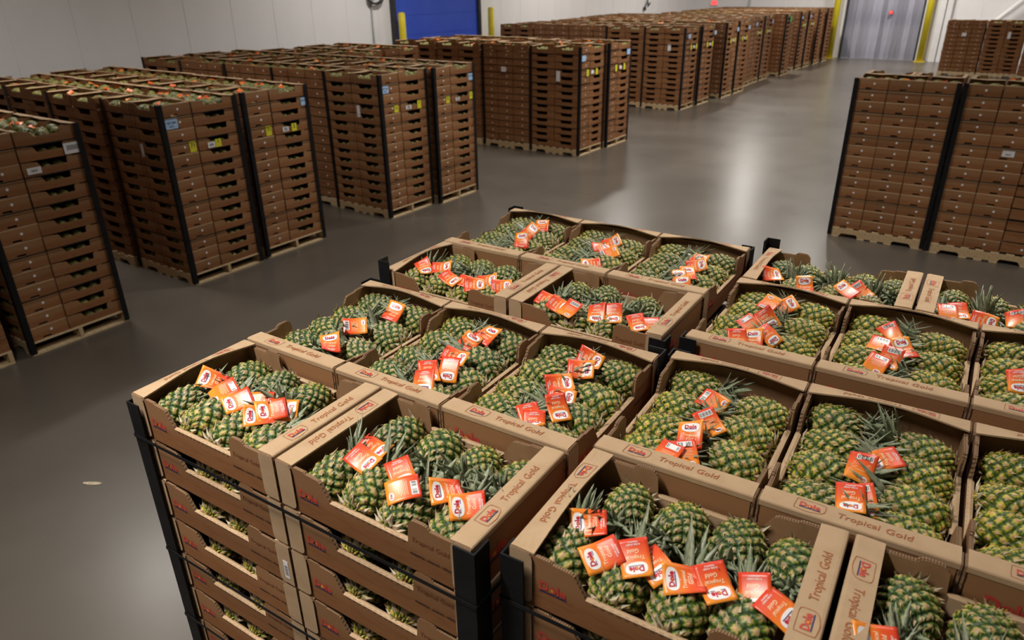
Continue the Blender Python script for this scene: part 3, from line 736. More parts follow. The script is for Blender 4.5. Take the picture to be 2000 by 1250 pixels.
# ------------------------------------------------------------------ pineapples
def body_mesh(seed, R=.063, Lh=.083, nc=13, rows=15, nt_=150, na=120, spikes=True):
    rg_ = np.random.RandomState(seed)
    # meridian from the butt (-x) to the crown end (+x)
    q = np.linspace(-PI / 2, PI / 2, 400)
    ex = .84
    px = np.sign(np.sin(q)) * np.abs(np.sin(q)) ** ex * Lh
    pr = np.abs(np.cos(q)) ** ex * R * (1 - .07 * np.sin(q))
    s = np.concatenate([[0], np.cumsum(np.hypot(np.diff(px), np.diff(pr)))]); s /= s[-1]
    sa = np.linspace(0.012, .985, na)
    X = np.interp(sa, s, px); Rr = np.interp(sa, s, pr)
    th = np.linspace(0, 2 * PI, nt_, endpoint=False)
    A = sa * (rows + 2) * 1.0
    aa, tt = np.meshgrid(A, th, indexing='ij')
    tw = .035 * aa
    bcoord = tt / (2 * PI) * nc + .14 * np.sin(2 * tt + aa * .5 + seed) + .09 * np.sin(5 * tt - aa * .9)
    aa = aa + .18 * np.sin(3 * tt + aa * .6 + seed * 2) + .11 * np.sin(7 * tt + aa * 1.1)
    u = bcoord + aa / 2; v = bcoord - aa / 2
    du = u - np.round(u); dv = v - np.round(v)
    iu = np.round(u).astype(int); iv = np.round(v).astype(int)
    # the same eye on both sides of the seam
    k = np.floor((iu + iv) / 2 / nc).astype(int); iu = iu - k * nc; iv = iv - k * nc
    chance = ((np.sin(iu * 12.9898 + iv * 78.233 + seed) * 43758.5453) % 1.0)
    mm = np.maximum(np.abs(du), np.abs(dv)) * 2
    rd = np.hypot(du, dv) * 1.55
    mdist = np.clip(.62 * mm + .38 * rd, 0, 1)
    ang = np.arctan2(du - dv, du + dv)
    star = .5 + .5 * np.cos(6 * ang + chance * 6.28)
    rough = rg_.normal(0, 1, mdist.shape); rough = (rough + np.roll(rough, 1, 0) + np.roll(rough, 1, 1) + np.roll(rough, -1, 0)) / 4
    mcol = np.clip(mdist + (.25 * (star - .5) + .16 * rough) * np.clip(mdist * 2.2, 0, 1) * np.clip((1.06 - mdist) * 3, 0, 1) + .10 * (chance - .5), 0, 1)
    along = (du - dv)                       # towards the crown inside the eye
    hgt = (.0062 + .0016 * (star - .5) * np.clip(mdist * 2, 0, 1)) * (1 - mdist ** 3.0) + .0020 * np.exp(-(rd / .25) ** 2) + .0014 * along * (1 - mdist)
    fade = np.clip(np.minimum(sa, 1 - sa) / .05, 0, 1)[:, None]
    # outward normal of the meridian
    dX = np.gradient(X); dR = np.gradient(Rr); nl = np.hypot(dX, dR); nx = -dR / nl; nr = dX / nl
    big = 1 + .02 * np.sin(2 * tt + seed) + .015 * np.sin(3 * tt + seed * 2)
    rr = Rr[:, None] * big + hgt * fade * nr[:, None]
    xx = X[:, None] + hgt * fade * nx[:, None]
    V = np.stack([xx, rr * np.cos(tt), rr * np.sin(tt)], -1).reshape(-1, 3)
    F = []
    for i in range(na - 1):
        o = i * nt_
        for j in range(nt_):
            j2 = (j + 1) % nt_
            F.append((o + j, o + j2, o + nt_ + j2, o + nt_ + j))
    nv = len(V)
    col = np.stack([mcol, np.repeat(sa[:, None], nt_, 1), chance, np.ones_like(mdist)], -1).reshape(-1, 4)
    caps = np.array([[X[0] - .001, 0, 0], [X[-1] + .001, 0, 0]])
    F += [(nv, (j + 1) % nt_, j) for j in range(nt_)] + [(nv + 1, nv - nt_ + j, nv - nt_ + (j + 1) % nt_) for j in range(nt_)]
    V = np.concatenate([V, caps]); col = np.concatenate([col, [[.9, 0, .5, 1], [.9, 1, .5, 1]]])
    mi = [0] * len(F)
    VV = [tuple(p) for p in V]; CC = [tuple(c) for c in col]
    if spikes:
        for a in range(1, rows + 2):
            sc = a / (rows + 2)
            x0 = np.interp(sc, s, px); r0 = np.interp(sc, s, pr)
            i = min(int(sc * na), na - 1)
            for k in range(nc):
                b0 = k + (.5 if a % 2 else 0)
                t0 = 2 * PI * b0 / nc
                r1 = r0 + .0062
                c0 = np.array([x0 + nx[i] * .0062, r1 * math.cos(t0), r1 * math.sin(t0)])
                nrm = np.array([nx[i], nr[i] * math.cos(t0), nr[i] * math.sin(t0)]); tng = np.array([nr[i], -nx[i] * math.cos(t0), -nx[i] * math.sin(t0)]); sd = np.cross(nrm, tng)
                ln = .0075 + .006 * rg_.rand()
                o = len(VV)
                tip = c0 + tng * ln * (.75 + .4 * rg_.rand()) + nrm * ln * (.35 + .5 * rg_.rand()) + sd * rg_.normal(0, .002)
                VV += [tuple(c0 - tng * .004 + sd * .0032 - nrm * .001), tuple(c0 - tng * .004 - sd * .0032 - nrm * .001), tuple(c0 + tng * .002 + nrm * .0012), tuple(tip)]
                CC += [(0, sc, .5, 1)] * 4
                F += [(o, o + 1, o + 3), (o + 1, o + 2, o + 3), (o + 2, o, o + 3)]; mi += [1] * 3
    # dry husk at the butt
    for k in range(11):
        t0 = 2 * PI * k / 11 + rg_.rand() * .4; r0 = .030 + .014 * rg_.rand(); ln = .016 + .02 * rg_.rand(); wd = .007 + .005 * rg_.rand()
        e = np.array([0, math.cos(t0), math.sin(t0)]); sd = np.array([0, -math.sin(t0), math.cos(t0)])
        c0 = np.array([-Lh * .965, 0, 0]) + e * (r0 - .012); c1 = np.array([-Lh * (.90 - .12 * rg_.rand()), 0, 0]) + e * (r0 + ln * .9) + sd * rg_.normal(0, .004)
        o = len(VV)
        VV += [tuple(c0 + sd * wd), tuple(c0 - sd * wd), tuple(c1), tuple((c0 + c1) / 2 + np.array([-.0045, 0, 0]))]
        CC += [(0, 0, .5, 1)] * 4
        F += [(o, o + 3, o + 2), (o + 3, o + 1, o + 2), (o, o + 1, o + 3)]; mi += [2] * 3
    me = bpy.data.meshes.new('fruit_body')
    me.from_pydata(VV, [], F)
    for k in ('skin', 'bract', 'husk'): me.materials.append(M[k])
    me.polygons.foreach_set('material_index', mi)
    me.polygons.foreach_set('use_smooth', [q == 0 for q in mi])
    ca = me.color_attributes.new('eye', 'FLOAT_COLOR', 'POINT')
    ca.data.foreach_set('color', np.array(CC, dtype=np.float32).ravel())
    me.update()
    return me

def leaf_geo(mb, ln, wd, up, mat, T=None, n=6, twist=0.):
    """channelled, tapering leaf growing along +x and curving towards +z; closed, 2 mm thick"""
    v = []; f = []
    for i in range(n + 1):
        t = i / n
        w = wd * (1 - t ** 1.7) * (.75 + .55 * t * (1 - t) * 2) * .5 + .0004
        x = ln * t * (1 - .12 * up * t); z = ln * .45 * up * t * t
        ch = w * .42; th = .0012 * (1 - t) + .0003
        a = twist * t
        for (yy, zz) in ((-w, ch), (0, th), (w, ch), (0, -th * 1.4)):
            v.append((x, yy * math.cos(a) - zz * math.sin(a), z + yy * math.sin(a) + zz * math.cos(a)))
    for i in range(n):
        o = i * 4
        f += [(o + k, o + (k + 1) % 4, o + 4 + (k + 1) % 4, o + 4 + k) for k in range(4)]
    f += [(3, 2, 1, 0), (n * 4, n * 4 + 1, n * 4 + 2, n * 4 + 3)]
    mb.add(v, f, mat, T)

LEAVES = []
for (ln, wd, up, tw) in ((.105, .025, .25, .1), (.085, .023, .5, -.2), (.12, .024, .05, .25), (.07, .021, .7, 0.), (.13, .022, -.2, -.3)):
    mb = MB(); leaf_geo(mb, ln, wd, up, 'leaf', None, 6, tw); LEAVES.append(mb.mesh('leaf', True))
CROWNS = []
for sd in range(3):
    r2 = random.Random(40 + sd); mb = MB()
    mb.tube([(-.008, 0, 0), (.02, 0, 0), (.05, 0, 0)], [.020, .017, .006], 'leaf2', 8)
    for k in range(14):
        az = k * 2.39996; el = .18 + .045 * k; ln = .09 - .0022 * k + r2.uniform(-.012, .012)
        T = Matrix.Rotation(az, 4, 'X') @ Matrix.Translation((.004 + .03 * (1 - k / 14), 0, .008)) @ Matrix.Rotation(-el, 4, 'Y')
        leaf_geo(mb, ln, .018, r2.uniform(.1, .5), 'leaf2', T, 4, r2.uniform(-.3, .3))
    CROWNS.append(mb.mesh('crown', True))
BODIES = [body_mesh(s, *a) for s, a in ((1, (.0550, .074, 11, 12)), (2, (.0535, .077, 11, 12)), (3, (.0560, .072, 10, 11)), (4, (.0530, .074, 11, 12)))]
FARB = []
for s in (5, 6):
    me = body_mesh(s, .055, .075, 11, 12, 48, 40, False)
    FARB.append(me)

# hang tags --------------------------------------------------------------
TW, TH = .0275, .036
BENDS = [lambda x, y: -3.6 * y * y + .8 * x * x, lambda x, y: 5.0 * x * x + 1.2 * x * y * 8, lambda x, y: .055 * max(y - .006, 0) / .03 * .25 - 2.5 * x * x, lambda x, y: 4.0 * y * y - 2.0 * x * x]
TAGM = []
for bi, bend in enumerate(BENDS):
    nx_, ny_ = 9, 11; v = []; f = []
    for z in (0, -.0005):
        for j in range(ny_):
            for i in range(nx_):
                x = -TW + 2 * TW * i / (nx_ - 1); y = -TH + 2 * TH * j / (ny_ - 1)
                v.append((x, y, bend(x, y) + z))
    N = nx_ * ny_
    for j in range(ny_ - 1):
        for i in range(nx_ - 1):
            a = j * nx_ + i
            f.append((a, a + 1, a + nx_ + 1, a + nx_)); f.append((N + a, N + a + nx_, N + a + nx_ + 1, N + a + 1))
    for i in range(nx_ - 1): f.append((i, N + i, N + i + 1, i + 1)); a = (ny_ - 1) * nx_ + i; f.append((a, a + 1, N + a + 1, N + a))
    for j in range(ny_ - 1): a = j * nx_; f.append((a, a + nx_, N + a + nx_, N + a)); a += nx_ - 1; f.append((a, N + a, N + a + nx_, a + nx_))
    mb = MB(); mb.add(v, f, 'tag'); sheet = mb.mesh('hang_tag', True)
    # print on both faces
    mb = MB()
    front = lambda x, y, e=.0006: (x, y, bend(x, y) + e)
    rings = [[(x * k, y * k + .0185) for x, y in logo_pts(.040, .0235)] for k in (1., .66, .33)]
    n = len(rings[0]); v = [front(*p) for rg2 in rings for p in rg2] + [front(0, .0185)]
    f = []
    for k in range(2): f += [(k * n + i, (k + 1) * n + i, (k + 1) * n + (i + 1) % n, k * n + (i + 1) % n) for i in range(n)]
    f += [(2 * n + i, 3 * n, 2 * n + (i + 1) % n) for i in range(n)]
    mb.add(v, f, 'tag_white')
    dole(mb, lambda x, y: front(x, y, .001), 0, .0205, .027, 'tag_red', 'tag_blue', 'ink_yellow', .045)
    put_text(mb, 'Tropical', .034, -.001, -.0025, front, 'tag_cream', .12, .01)
    put_text(mb, 'Gold', .021, .002, -.0130, front, 'tag_cream', .12, .01)
    put_text(mb, 'SUPER SWEET', .026, 0, -.0250, front, 'tag_white', 0, .02, 1)
    put_text(mb, 'PINEAPPLE', .018, 0, -.0295, front, 'tag_white', 0, .02, 1)
    back = lambda x, y, e=-.0011: (-x, y, bend(-x, y) + e)
    mb.add([back(-.019, -.031), back(.013, -.031), back(.013, -.017), back(-.019, -.017)], [(0, 1, 2, 3)], 'tag_white')
    for k in range(11):
        x0 = -.017 + k * .00265; w2 = (.0012, .0018, .0008)[k % 3]
        mb.add([back(x0, -.029, -.0015), back(x0 + w2, -.029, -.0015), back(x0 + w2, -.019, -.0015), back(x0, -.019, -.0015)], [(0, 1, 2, 3)], 'ink_black')
    for k in range(6):
        y0 = -.010 + k * .0035; w2 = (.017, .015, .018, .013, .016, .010)[k]
        mb.add([back(-w2, y0), back(w2, y0), back(w2, y0 + .0008), back(-w2, y0 + .0008)], [(0, 1, 2, 3)], 'tag_cream')
    rings = [(x * .8 - .010, y * .8 + .025) for x, y in logo_pts(.022, .014)]
    mb.add([back(*p) for p in rings], [tuple(range(len(rings)))], 'tag_white')
    dole(mb, lambda x, y: back(x, y, -.0015), -.010, .026, .012, 'tag_red', 'tag_blue', 'ink_yellow', .045)
    TAGM.append((sheet, mb.mesh('lettering')))

def hang_tag(parent, T, k):
    o = obj('hang_tag', TAGM[k][0], parent)
    o.matrix_basis = parent.matrix_world.inverted() @ T
    obj('lettering', TAGM[k][1], o)
    return o

def pineapple(label, group, T, R, seed, yellow, butt, leaves=8, crown=True, body=None, up=.25, size=1.):
    """T puts the fruit's resting point; the crown points along local +x"""
    r2 = random.Random(seed)
    t = tag(obj('pineapple', None), label, 'pineapple', group); t.empty_display_size = .03
    t.matrix_world = T
    b2 = obj('fruit_body', body or BODIES[seed % 4], t, (0, 0, R), (r2.uniform(0, 6.28), 0, 0)); b2.color = (yellow, butt, 0, 1)
    if crown:
        c = obj('crown', CROWNS[seed % 3], t)
        c.matrix_basis = Matrix.Translation((.070, 0, R + .006)) @ Matrix.Rotation(-up, 4, 'Y') @ Matrix.Rotation(r2.uniform(0, 6.28), 4, 'X')
        for k in range(leaves):
            az = k * 2.39996 + r2.uniform(-.3, .3); el = r2.uniform(.2, .75)
            T2 = Matrix.Rotation(az, 4, 'X') @ Matrix.Translation((.002, 0, .012)) @ Matrix.Rotation(-el, 4, 'Y') @ Matrix.Scale(r2.uniform(.75, 1.08) * size, 4)
            o = obj('leaf', LEAVES[(k + seed) % 5], c); o.matrix_basis = T2
    return t

# ------------------------------------------------------------------ the four open stacks in front
NEAR = {'A': (0., 0., .032, False, 'left open stack'), 'B': (-.076, 1.108, .034, False, 'rear left open stack'),
        'C': (1.244, .092, .054, False, 'front right open stack'), 'D': (1.175, 1.192, .030, True, 'rear right open stack')}
YEL = {'A': .07, 'B': .2, 'C': .40, 'D': .72}
YBOX = {'A5': .18, 'A3': .12, 'C1': .12, 'C2': .14, 'C3': .46, 'C4': .38, 'C5': .75, 'D1': .15, 'D2': .3, 'D3': .62, 'B3': .28, 'B4': .32}
LAY = 15
# crowns that stand up between the fruit: carton, row, place in the row -> pitch
UPRIGHT = {('A1', 1, 2): .75, ('A2', -1, 0): .55, ('A2', 1, 2): .7, ('A2', 1, 3): .6, ('C1', -1, 0): .7, ('D1', -1, 0): 1.0, ('D1', -1, 1): 1.1, ('D1', -1, 2): .9, ('B1', -1, 0): .6, ('D2', -1, 1): .8, ('C3', -1, 3): .45, ('C4', -1, 3): .5, ('D4', -1, 3): .5, ('D3', -1, 1): .5}
ROOM = []        # low-detail cartons: matrices of those that no camera nearby can read singly
seed = 0
def fill(row):
    """complete a row where the photograph hides its ends"""
    r = sorted(row)
    if not r: r = [-.19, -.06, .07, .2]
    while r[0] - .13 > -.215: r = [r[0] - .130] + r
    while r[-1] + .14 < .2: r = r + [r[-1] + .134]
    return r

for key, (x, y, yaw, flip, phrase) in NEAR.items():
    P0 = Matrix.Translation((x, y, 0)) @ Matrix.Rotation(yaw, 4, 'Z')
    pallet('wooden pallet hidden under the ' + phrase, x, y, yaw)
    names = slot_names(flip)
    for k in range(LAY):
        down = LAY - 1 - k
        for i, (u, v, a) in enumerate(slots(flip)):
            j = 0 if down == 0 else 1
            T = P0 @ Matrix.Translation((u + j * rnd.uniform(-.002, .002), v + j * rnd.uniform(-.002, .002), PZ + k * L)) @ Matrix.Rotation(a + rnd.uniform(-.004, .004), 4, 'Z')
            seen = down == 0 or (key == 'A' and i < 2 and down <= 8) or (key == 'C' and i == 0 and down <= 2)
            if not seen:
                ROOM.append(T); continue
            if down == 0:
                full_carton('open carton of pineapples, %s in top layer of the %s' % (names[i], phrase), 'cartons in the open stacks', T, True, 0 if i > 1 else PI if i == 0 else None)
            else:
                full_carton('cardboard carton, %s, %s of the %s' % (lay(down), names[i], phrase), 'cartons in the open stacks', T, False)
            bk = key + str(i + 1)
            if down == 0:
                pos, neg = PINES[bk]
                pos, neg = fill(pos), fill(neg)
                placed = []
                for sgn, row in ((1, pos), (-1, neg)):
                    for q, lx in enumerate(row):
                        seed += 1
                        r2 = random.Random(seed * 7)
                        yw = (-PI / 2 if sgn > 0 else PI / 2) + r2.uniform(-.16, .16)
                        ly = sgn * (.104 + r2.uniform(-.006, .005)); lift = r2.uniform(.08, .22)
                        R = .057
                        T2 = T @ Matrix.Translation((lx * .97 + r2.uniform(-.003, .003), ly, .006 + .006 * r2.random())) @ Matrix.Rotation(yw, 4, 'Z')
                        T2 = T2 @ Matrix.Translation((0, 0, R)) @ Matrix.Rotation(-lift, 4, 'Y') @ Matrix.Translation((0, 0, -R))
                        yl = YBOX.get(bk, YEL[key]) + r2.uniform(-.02, .2)
                        bt = r2.choice((.1, .3, .5, .9, .7)) if bk != 'C1' else (.9, .8, .5, .3, .6)[q]
                        if i < 2: row_n = ('far row' if sgn > 0 else 'near row'); od = ['first', 'second', 'third', 'fourth', 'fifth'][q] + ' from left'
                        else: row_n = ('left column' if sgn > 0 else 'right column'); od = ['first', 'second', 'third', 'fourth', 'fifth'][q] + ' from near end'
                        hue = 'yellow-green' if yl + .3 * bt > .40 else 'green'
                        p = pineapple('%s pineapple, %s, %s, %s carton, %s' % (hue, od, row_n, names[i], phrase), 'pineapples in the open top cartons', T2, R, seed, yl, bt, 9, True, None, UPRIGHT.get((bk, sgn, q), r2.uniform(.02, .22)), .7 if abs(lx) > .16 and (bk, sgn, q) not in UPRIGHT else 1.)
                        p.scale = (.97, .97, .97)
                        placed.append((p, lx, ly))
                for q, (tx, ty, tz, ax, ay, az) in enumerate(TAGS.get(bk, [])):
                    tx = min(max(tx, -.235), .235)
                    Tt = T @ Matrix.Translation((tx, ty, tz - .012)) @ Euler((ax, ay, az), 'XYZ').to_matrix().to_4x4() @ Matrix.Scale(1.15, 4)
                    own = min(placed, key=lambda e: (e[1] - tx) ** 2 + (e[2] - ty) ** 2 + (0 if (e[0].get('tagged') is None) else .02))
                    own[0]['tagged'] = 1
                    hang_tag(own[0], Tt, (q + ord(bk[1])) % 4)
            elif i < 2:
                for q, lx in enumerate((-.075, .06) if (k + i) % 3 else (-.095, .03, .10)):
                    seed += 1; r2 = random.Random(seed * 5)
                    if q == 2: continue
                    T2 = T @ Matrix.Translation((lx + r2.uniform(-.02, .02), -.1045, .012)) @ Matrix.Rotation(PI / 2 + r2.uniform(-.2, .2), 4, 'Z')
                    pineapple('pineapple butt in carton opening, %s one, %s, %s, %s' % (['left', 'right', 'far'][q], lay(down), names[i], phrase), 'pineapples behind the carton openings', T2, .057, seed, .25 + r2.uniform(0, .3), .8, 0, False)
    ex = {'A': {'near left': -.03, 'near right': -.001, 'far right': .012}, 'B': {'near left': .035, 'far left': .006, 'near right': -.012}, 'C': {'near left': -.022}, 'D': {'near left': -.004, 'far left': .035}}[key]
    guards(phrase, x, y, yaw, PZ + LAY * L, ('near left', 'near right', 'far left', 'far right'), ex)
    straps(phrase, x, y, yaw, LAY, (1, 4, 6, 9, 12))
for o in C.objects:
    if 'tagged' in o: del o['tagged']

# barcode sticker on the flap of a lower carton
mb = MB(); mb.box(-.009, .009, -.0006, 0, -.03, .03, 'paper')
for k in range(9): mb.box(-.006, .006, -.0009, -.0004, -.02 + k * .004, -.02 + k * .004 + (.0012, .002, .0016)[k % 3], 'ink_black')
me = mb.mesh('barcode_sticker')
for o in C.objects:
    if o.name.startswith('fruit_carton') and 'third layer down, front left of the left open stack' in o.get('label', ''):
        obj('barcode_sticker', me, o, (.276, -.2027, .055))
    if o.name.startswith('fruit_carton') and 'fifth layer down, front right of the left open stack' in o.get('label', ''):
        obj('barcode_sticker', me, o, (-.15, -.1985, .06))

# ------------------------------------------------------------------ stacks across the hall
FAR_L = 14
# key: x, y, yaw, flip, phrase, which cartons of a layer show
FAR = {
    'P0': (-6.858, 1.657, .012, False, 'first left aisle stack', (1, 4)),
    'P1': (-7.153, 3.687, -.002, False, 'second left aisle stack', (0, 1, 4)),
    'P2': (-7.184, 4.814, -.012, False, 'third left aisle stack', (1, 4)),
    'G1': (-7.000, 7.012, -.020, False, 'fourth left aisle stack', (0, 1, 4)),
    'G2': (-6.878, 8.065, -.012, False, 'fifth left aisle stack', (1, 4)),
    'Q1': (.024, 9.744, -.002, True, 'first right aisle stack', (2, 3, 4)),
    'Q2': (1.262, 9.70, -.002, True, 'second right aisle stack', (2, 3)),
}
CART = {}
fruit = []           # (matrix, radius) of fruit in the low-detail cartons
loose = []           # tags there
def top_fruit(T, r2, tags=True):
    for sgn in (1, -1):
        off = r2.uniform(-.02, .02)
        for lx in (-.195, -.065, .065, .195):
            fruit.append(T @ Matrix.Translation((lx + off, sgn * .098, .050)) @ Matrix.Rotation(PI / 2 + r2.uniform(-.2, .2), 4, 'Z'))
    if tags:
        for k in range(r2.choice((0, 1, 1, 2))):
            loose.append(T @ Matrix.Translation((r2.uniform(-.18, .18), r2.uniform(-.06, .06), .112)) @ Euler((r2.uniform(-.5, .5), r2.uniform(-.5, .5), r2.uniform(0, 6.3))).to_matrix().to_4x4())

far_pines = 0
for key, (x, y, yaw, flip, phrase, show) in FAR.items():
    P0 = Matrix.Translation((x, y, 0)) @ Matrix.Rotation(yaw, 4, 'Z')
    pallet('wooden pallet under the ' + phrase, x, y, yaw)
    names = slot_names(flip)
    lean = 0.
    for k in range(FAR_L):
        down = FAR_L - 1 - k
        for i, (u, v, a) in enumerate(slots(flip)):
            jx = rnd.uniform(-.002, .002); jy = rnd.uniform(-.002, .002)
            T = P0 @ Matrix.Translation((u + jx + lean * k, v + jy, PZ + k * L)) @ Matrix.Rotation(a + rnd.uniform(-.004, .004), 4, 'Z')
            if down and i not in show:
                ROOM.append(T); continue
            c = tag(obj('fruit_carton', ME['far']), 'brown pineapple carton, %s, %s of the %s' % (lay(down), names[i], phrase), 'carton', 'cartons in the stacks across the hall')
            c.matrix_world = T @ SHRINK
            CART[key, down, i] = c
            if i == 1 and not flip: obj('sticker', ME['sticker_far'], c)
            if i > 1 and flip: obj('sticker', ME['sticker_far'], c, None, (0, 0, PI))
            r2 = random.Random(hash((key, down, i)) if False else (ord(key[0]) * 991 + ord(key[1]) * 53 + down * 17 + i))
            if down == 0:
                if key in ('P0', 'P1', 'P2'):
                    for sgn in (1, -1):
                        for q, lx in enumerate((-.18, -.05, .08, .2) if sgn > 0 else (-.14, 0., .14)):
                            seed += 1
                            T2 = T @ Matrix.Translation((lx, sgn * .098, .006)) @ Matrix.Rotation((-PI / 2 if sgn > 0 else PI / 2) + r2.uniform(-.2, .2), 4, 'Z')
                            row_n = ('far row' if sgn > 0 else 'near row') if i < 2 else ('left column' if sgn > 0 else 'right column')
                            p = tag(obj('pineapple', FARB[seed % 2]), 'blurred pineapple, %s in %s, %s top carton, %s' % (['first', 'second', 'third', 'fourth'][q], row_n, names[i], phrase), 'pineapple', 'pineapples on top of the stacks across the hall')
                            p.matrix_world = T2 @ Matrix.Translation((0, 0, .050)) @ Matrix.Rotation(r2.uniform(0, 6.28), 4, 'X')
                            p.color = (.15 + r2.uniform(-.1, .25), .4, 0, 1)
                            if q == 1:
                                hang = obj('hang_tag', TAGM[q][0], p)
                                hang.matrix_basis = p.matrix_world.inverted() @ T @ Matrix.Translation((lx + .03, sgn * .03, .128)) @ Euler((r2.uniform(-.5, .5), r2.uniform(-.4, .4), r2.uniform(0, 6.3))).to_matrix().to_4x4()
                            far_pines += 1
                else:
                    top_fruit(T, r2)
            elif (i == 4 or i < 2) and not flip and key != 'Q1':
                # fruit behind the openings that face the camera
                for lx in (-.06, .055):
                    fruit.append(T @ Matrix.Translation((lx + r2.uniform(-.02, .02), -.095, .041)) @ Matrix.Rotation(PI / 2, 4, 'Z'))
    cn = {'P0': ('near right', 'far right'), 'P1': ('near left', 'near right', 'far right'), 'P2': ('near right', 'far right'), 'G1': ('near left', 'near right', 'far right'),
          'G2': ('near right', 'far right'), 'Q1': ('near left', 'near right'), 'Q2': ('near left', 'near right')}[key]
    guards(phrase, x, y, yaw, PZ + FAR_L * L, cn)
    straps(phrase, x, y, yaw, FAR_L, (1, 3, 5, 8, 11))

# paper labels on those cartons: on an end (+x) or on a side (-y)
def label_mesh(kind, w, h, text, on):
    mb = MB()
    if on == 'end': fn = lambda s, t, e=0.: (.3005 + e, s, t)
    elif on == 'end2': fn = lambda s, t, e=0.: (-.3005 - e, -s, t)
    elif on == 'far': fn = lambda s, t, e=0.: (-s, .2045 + e, t)
    else: fn = lambda s, t, e=0.: (s, -.2045 - e, t)
    o = [(-w / 2, -h / 2), (w / 2, -h / 2), (w / 2, h / 2), (-w / 2, h / 2)]
    v = [fn(*p) for p in o] + [fn(*p, .0012) for p in o]
    mb.add(v, [(3, 2, 1, 0), (4, 5, 6, 7), (0, 1, 5, 4), (1, 2, 6, 5), (2, 3, 7, 6), (3, 0, 4, 7)], kind)
    for body, tw_, cx, cy, mt in text:
        put_text(mb, body, tw_, cx, cy, lambda s, t: fn(s, t, .0018), mt, 0, .03, 1)
    return mb.mesh('paper_label')
BLUE = [('CRTG80', .125, 0, .01, 'ink_blue'), ('0415', .06, 0, -.03, 'ink_blue')]
LAB = [
    ('P1', 1, 1, 'paper_blue', .165, .115, BLUE, 'end', -.08, .072), ('P1', 3, 1, 'paper_yellow', .085, .125, [('71', .052, 0, .015, 'ink_black')], 'end', .135, .068),
    ('P1', 3, 4, 'paper', .10, .066, [('|||||||', .05, 0, 0, 'ink_black')], 'side', -.13, .048), ('P1', 3, 4, 'paper_yellow', .082, .092, [('7', .022, 0, .014, 'ink_black')], 'side', -.035, .056),
    ('P2', 1, 4, 'paper_blue', .11, .10, BLUE[:1], 'side', .235, .075), ('P2', 3, 1, 'paper_yellow', .085, .125, [('71', .052, 0, .015, 'ink_black')], 'end', .125, .072),
    ('P2', 3, 4, 'paper', .10, .06, [('|||||', .05, 0, 0, 'ink_black')], 'side', -.12, .05), ('P2', 3, 4, 'paper_yellow', .082, .10, [('2', .03, 0, .014, 'ink_black')], 'side', .02, .056),
    ('P1', 3, 1, 'paper', .055, .15, [('0415', .04, 0, -.05, 'ink_black')], 'side', -.21, .03), ('P0', 1, 4, 'paper', .18, .105, [('||||||||||', .12, 0, .005, 'ink_black')], 'side', .21, .06),
    ('P0', 2, 4, 'paper', .13, .062, [('0415', .06, 0, 0, 'ink_black')], 'side', -.2, .055),
    ('G1', 1, 1, 'paper_blue', .15, .11, BLUE, 'end', -.10, .072), ('G1', 3, 1, 'paper_yellow', .085, .10, [('72', .05, 0, .01, 'ink_black')], 'end', .115, .06),
    ('G1', 3, 4, 'paper', .12, .055, [('||||||', .06, 0, 0, 'ink_black')], 'side', -.13, .05), ('G1', 3, 4, 'paper_yellow', .085, .13, [('7', .022, 0, .014, 'ink_black')], 'side', .11, .07),
    ('G1', 3, 1, 'paper', .07, .17, [('0415', .04, 0, -.05, 'ink_black')], 'side', -.19, .03),
    ('G2', 1, 4, 'paper_blue', .13, .11, BLUE[:1], 'side', .22, .075), ('G2', 3, 1, 'paper_yellow', .085, .11, [('72', .05, 0, .01, 'ink_black')], 'end', .12, .07),
    ('G2', 3, 4, 'paper', .10, .055, [('||||', .05, 0, 0, 'ink_black')], 'side', -.15, .05), ('G2', 3, 4, 'paper_yellow', .08, .12, [('2', .03, 0, .014, 'ink_black')], 'side', .2, .07),
    ('Q2', 5, 3, 'paper', .13, .075, [('0415', .06, 0, -.01, 'ink_black')], 'end2', .02, .08),
]
for key, down, i, kind, w, h, text, on, s, z in LAB:
    c = CART.get((key, down, i))
    if c is None: continue
    me = label_mesh(kind, w, h, text, on)
    # a side label faces -y of the stack: cartons of the three-row are turned, their aisle face is local -y
    o = obj('paper_label', me, c, {'end': (0, s, z), 'end2': (0, -s, z), 'side': (s, 0, z)}[on])
    o['label'] = {'paper_blue': 'pale blue paper label', 'paper_yellow': 'yellow paper label', 'paper': 'white paper label'}[kind]

# ------------------------------------------------------------------ everything behind: whole stacks, too far to pick cartons apart
BACK = []     # x, y, yaw, flip, layers
def row(xs, y, yaw=0., flips=(), n=FAR_L, step=1.225):
    for k in range(xs[1]):
        BACK.append((xs[0] - step * k + rnd.uniform(-.02, .02), y + rnd.uniform(-.05, .05), yaw + rnd.uniform(-.01, .01), (k % 4 in flips), n))
row((-6.9 - 1.225, 3), 1.62); row((-6.86, 4), .5)
row((-7.153 - 1.25, 3), 3.70); row((-7.184 - 1.25, 3), 4.83)
row((-7.0 - 1.225, 4), 6.98, 0, (0, 1, 2)); row((-6.878 - 1.225, 4), 8.03); 
row((-9.95, 2), 9.15); row((-9.95, 2), 10.25)
H0 = len(BACK)
row((-6.719, 4), 12.28, -.012, (1,)); row((-6.62, 4), 13.338, 0, (1,))
row((-7.161, 5), 18.844, 0, (2, 3)); row((-7.10, 5), 19.9)
row((-6.98, 5), 21.5, 0, (0,)); row((-6.98, 5), 22.55, 0, (1,))
row((-7.25, 5), 24.0, 0, (0, 2)); row((-7.3, 5), 25.05); row((-7.3, 5), 26.1)
row((-7.05, 4), 27.9, 0, (0,)); row((-7.1, 4), 30.0, 0, (0, 1)); row((-7.05, 4), 31.05); row((-7.0, 4), 32.5, 0, (0,)); row((-6.95, 4), 33.6)
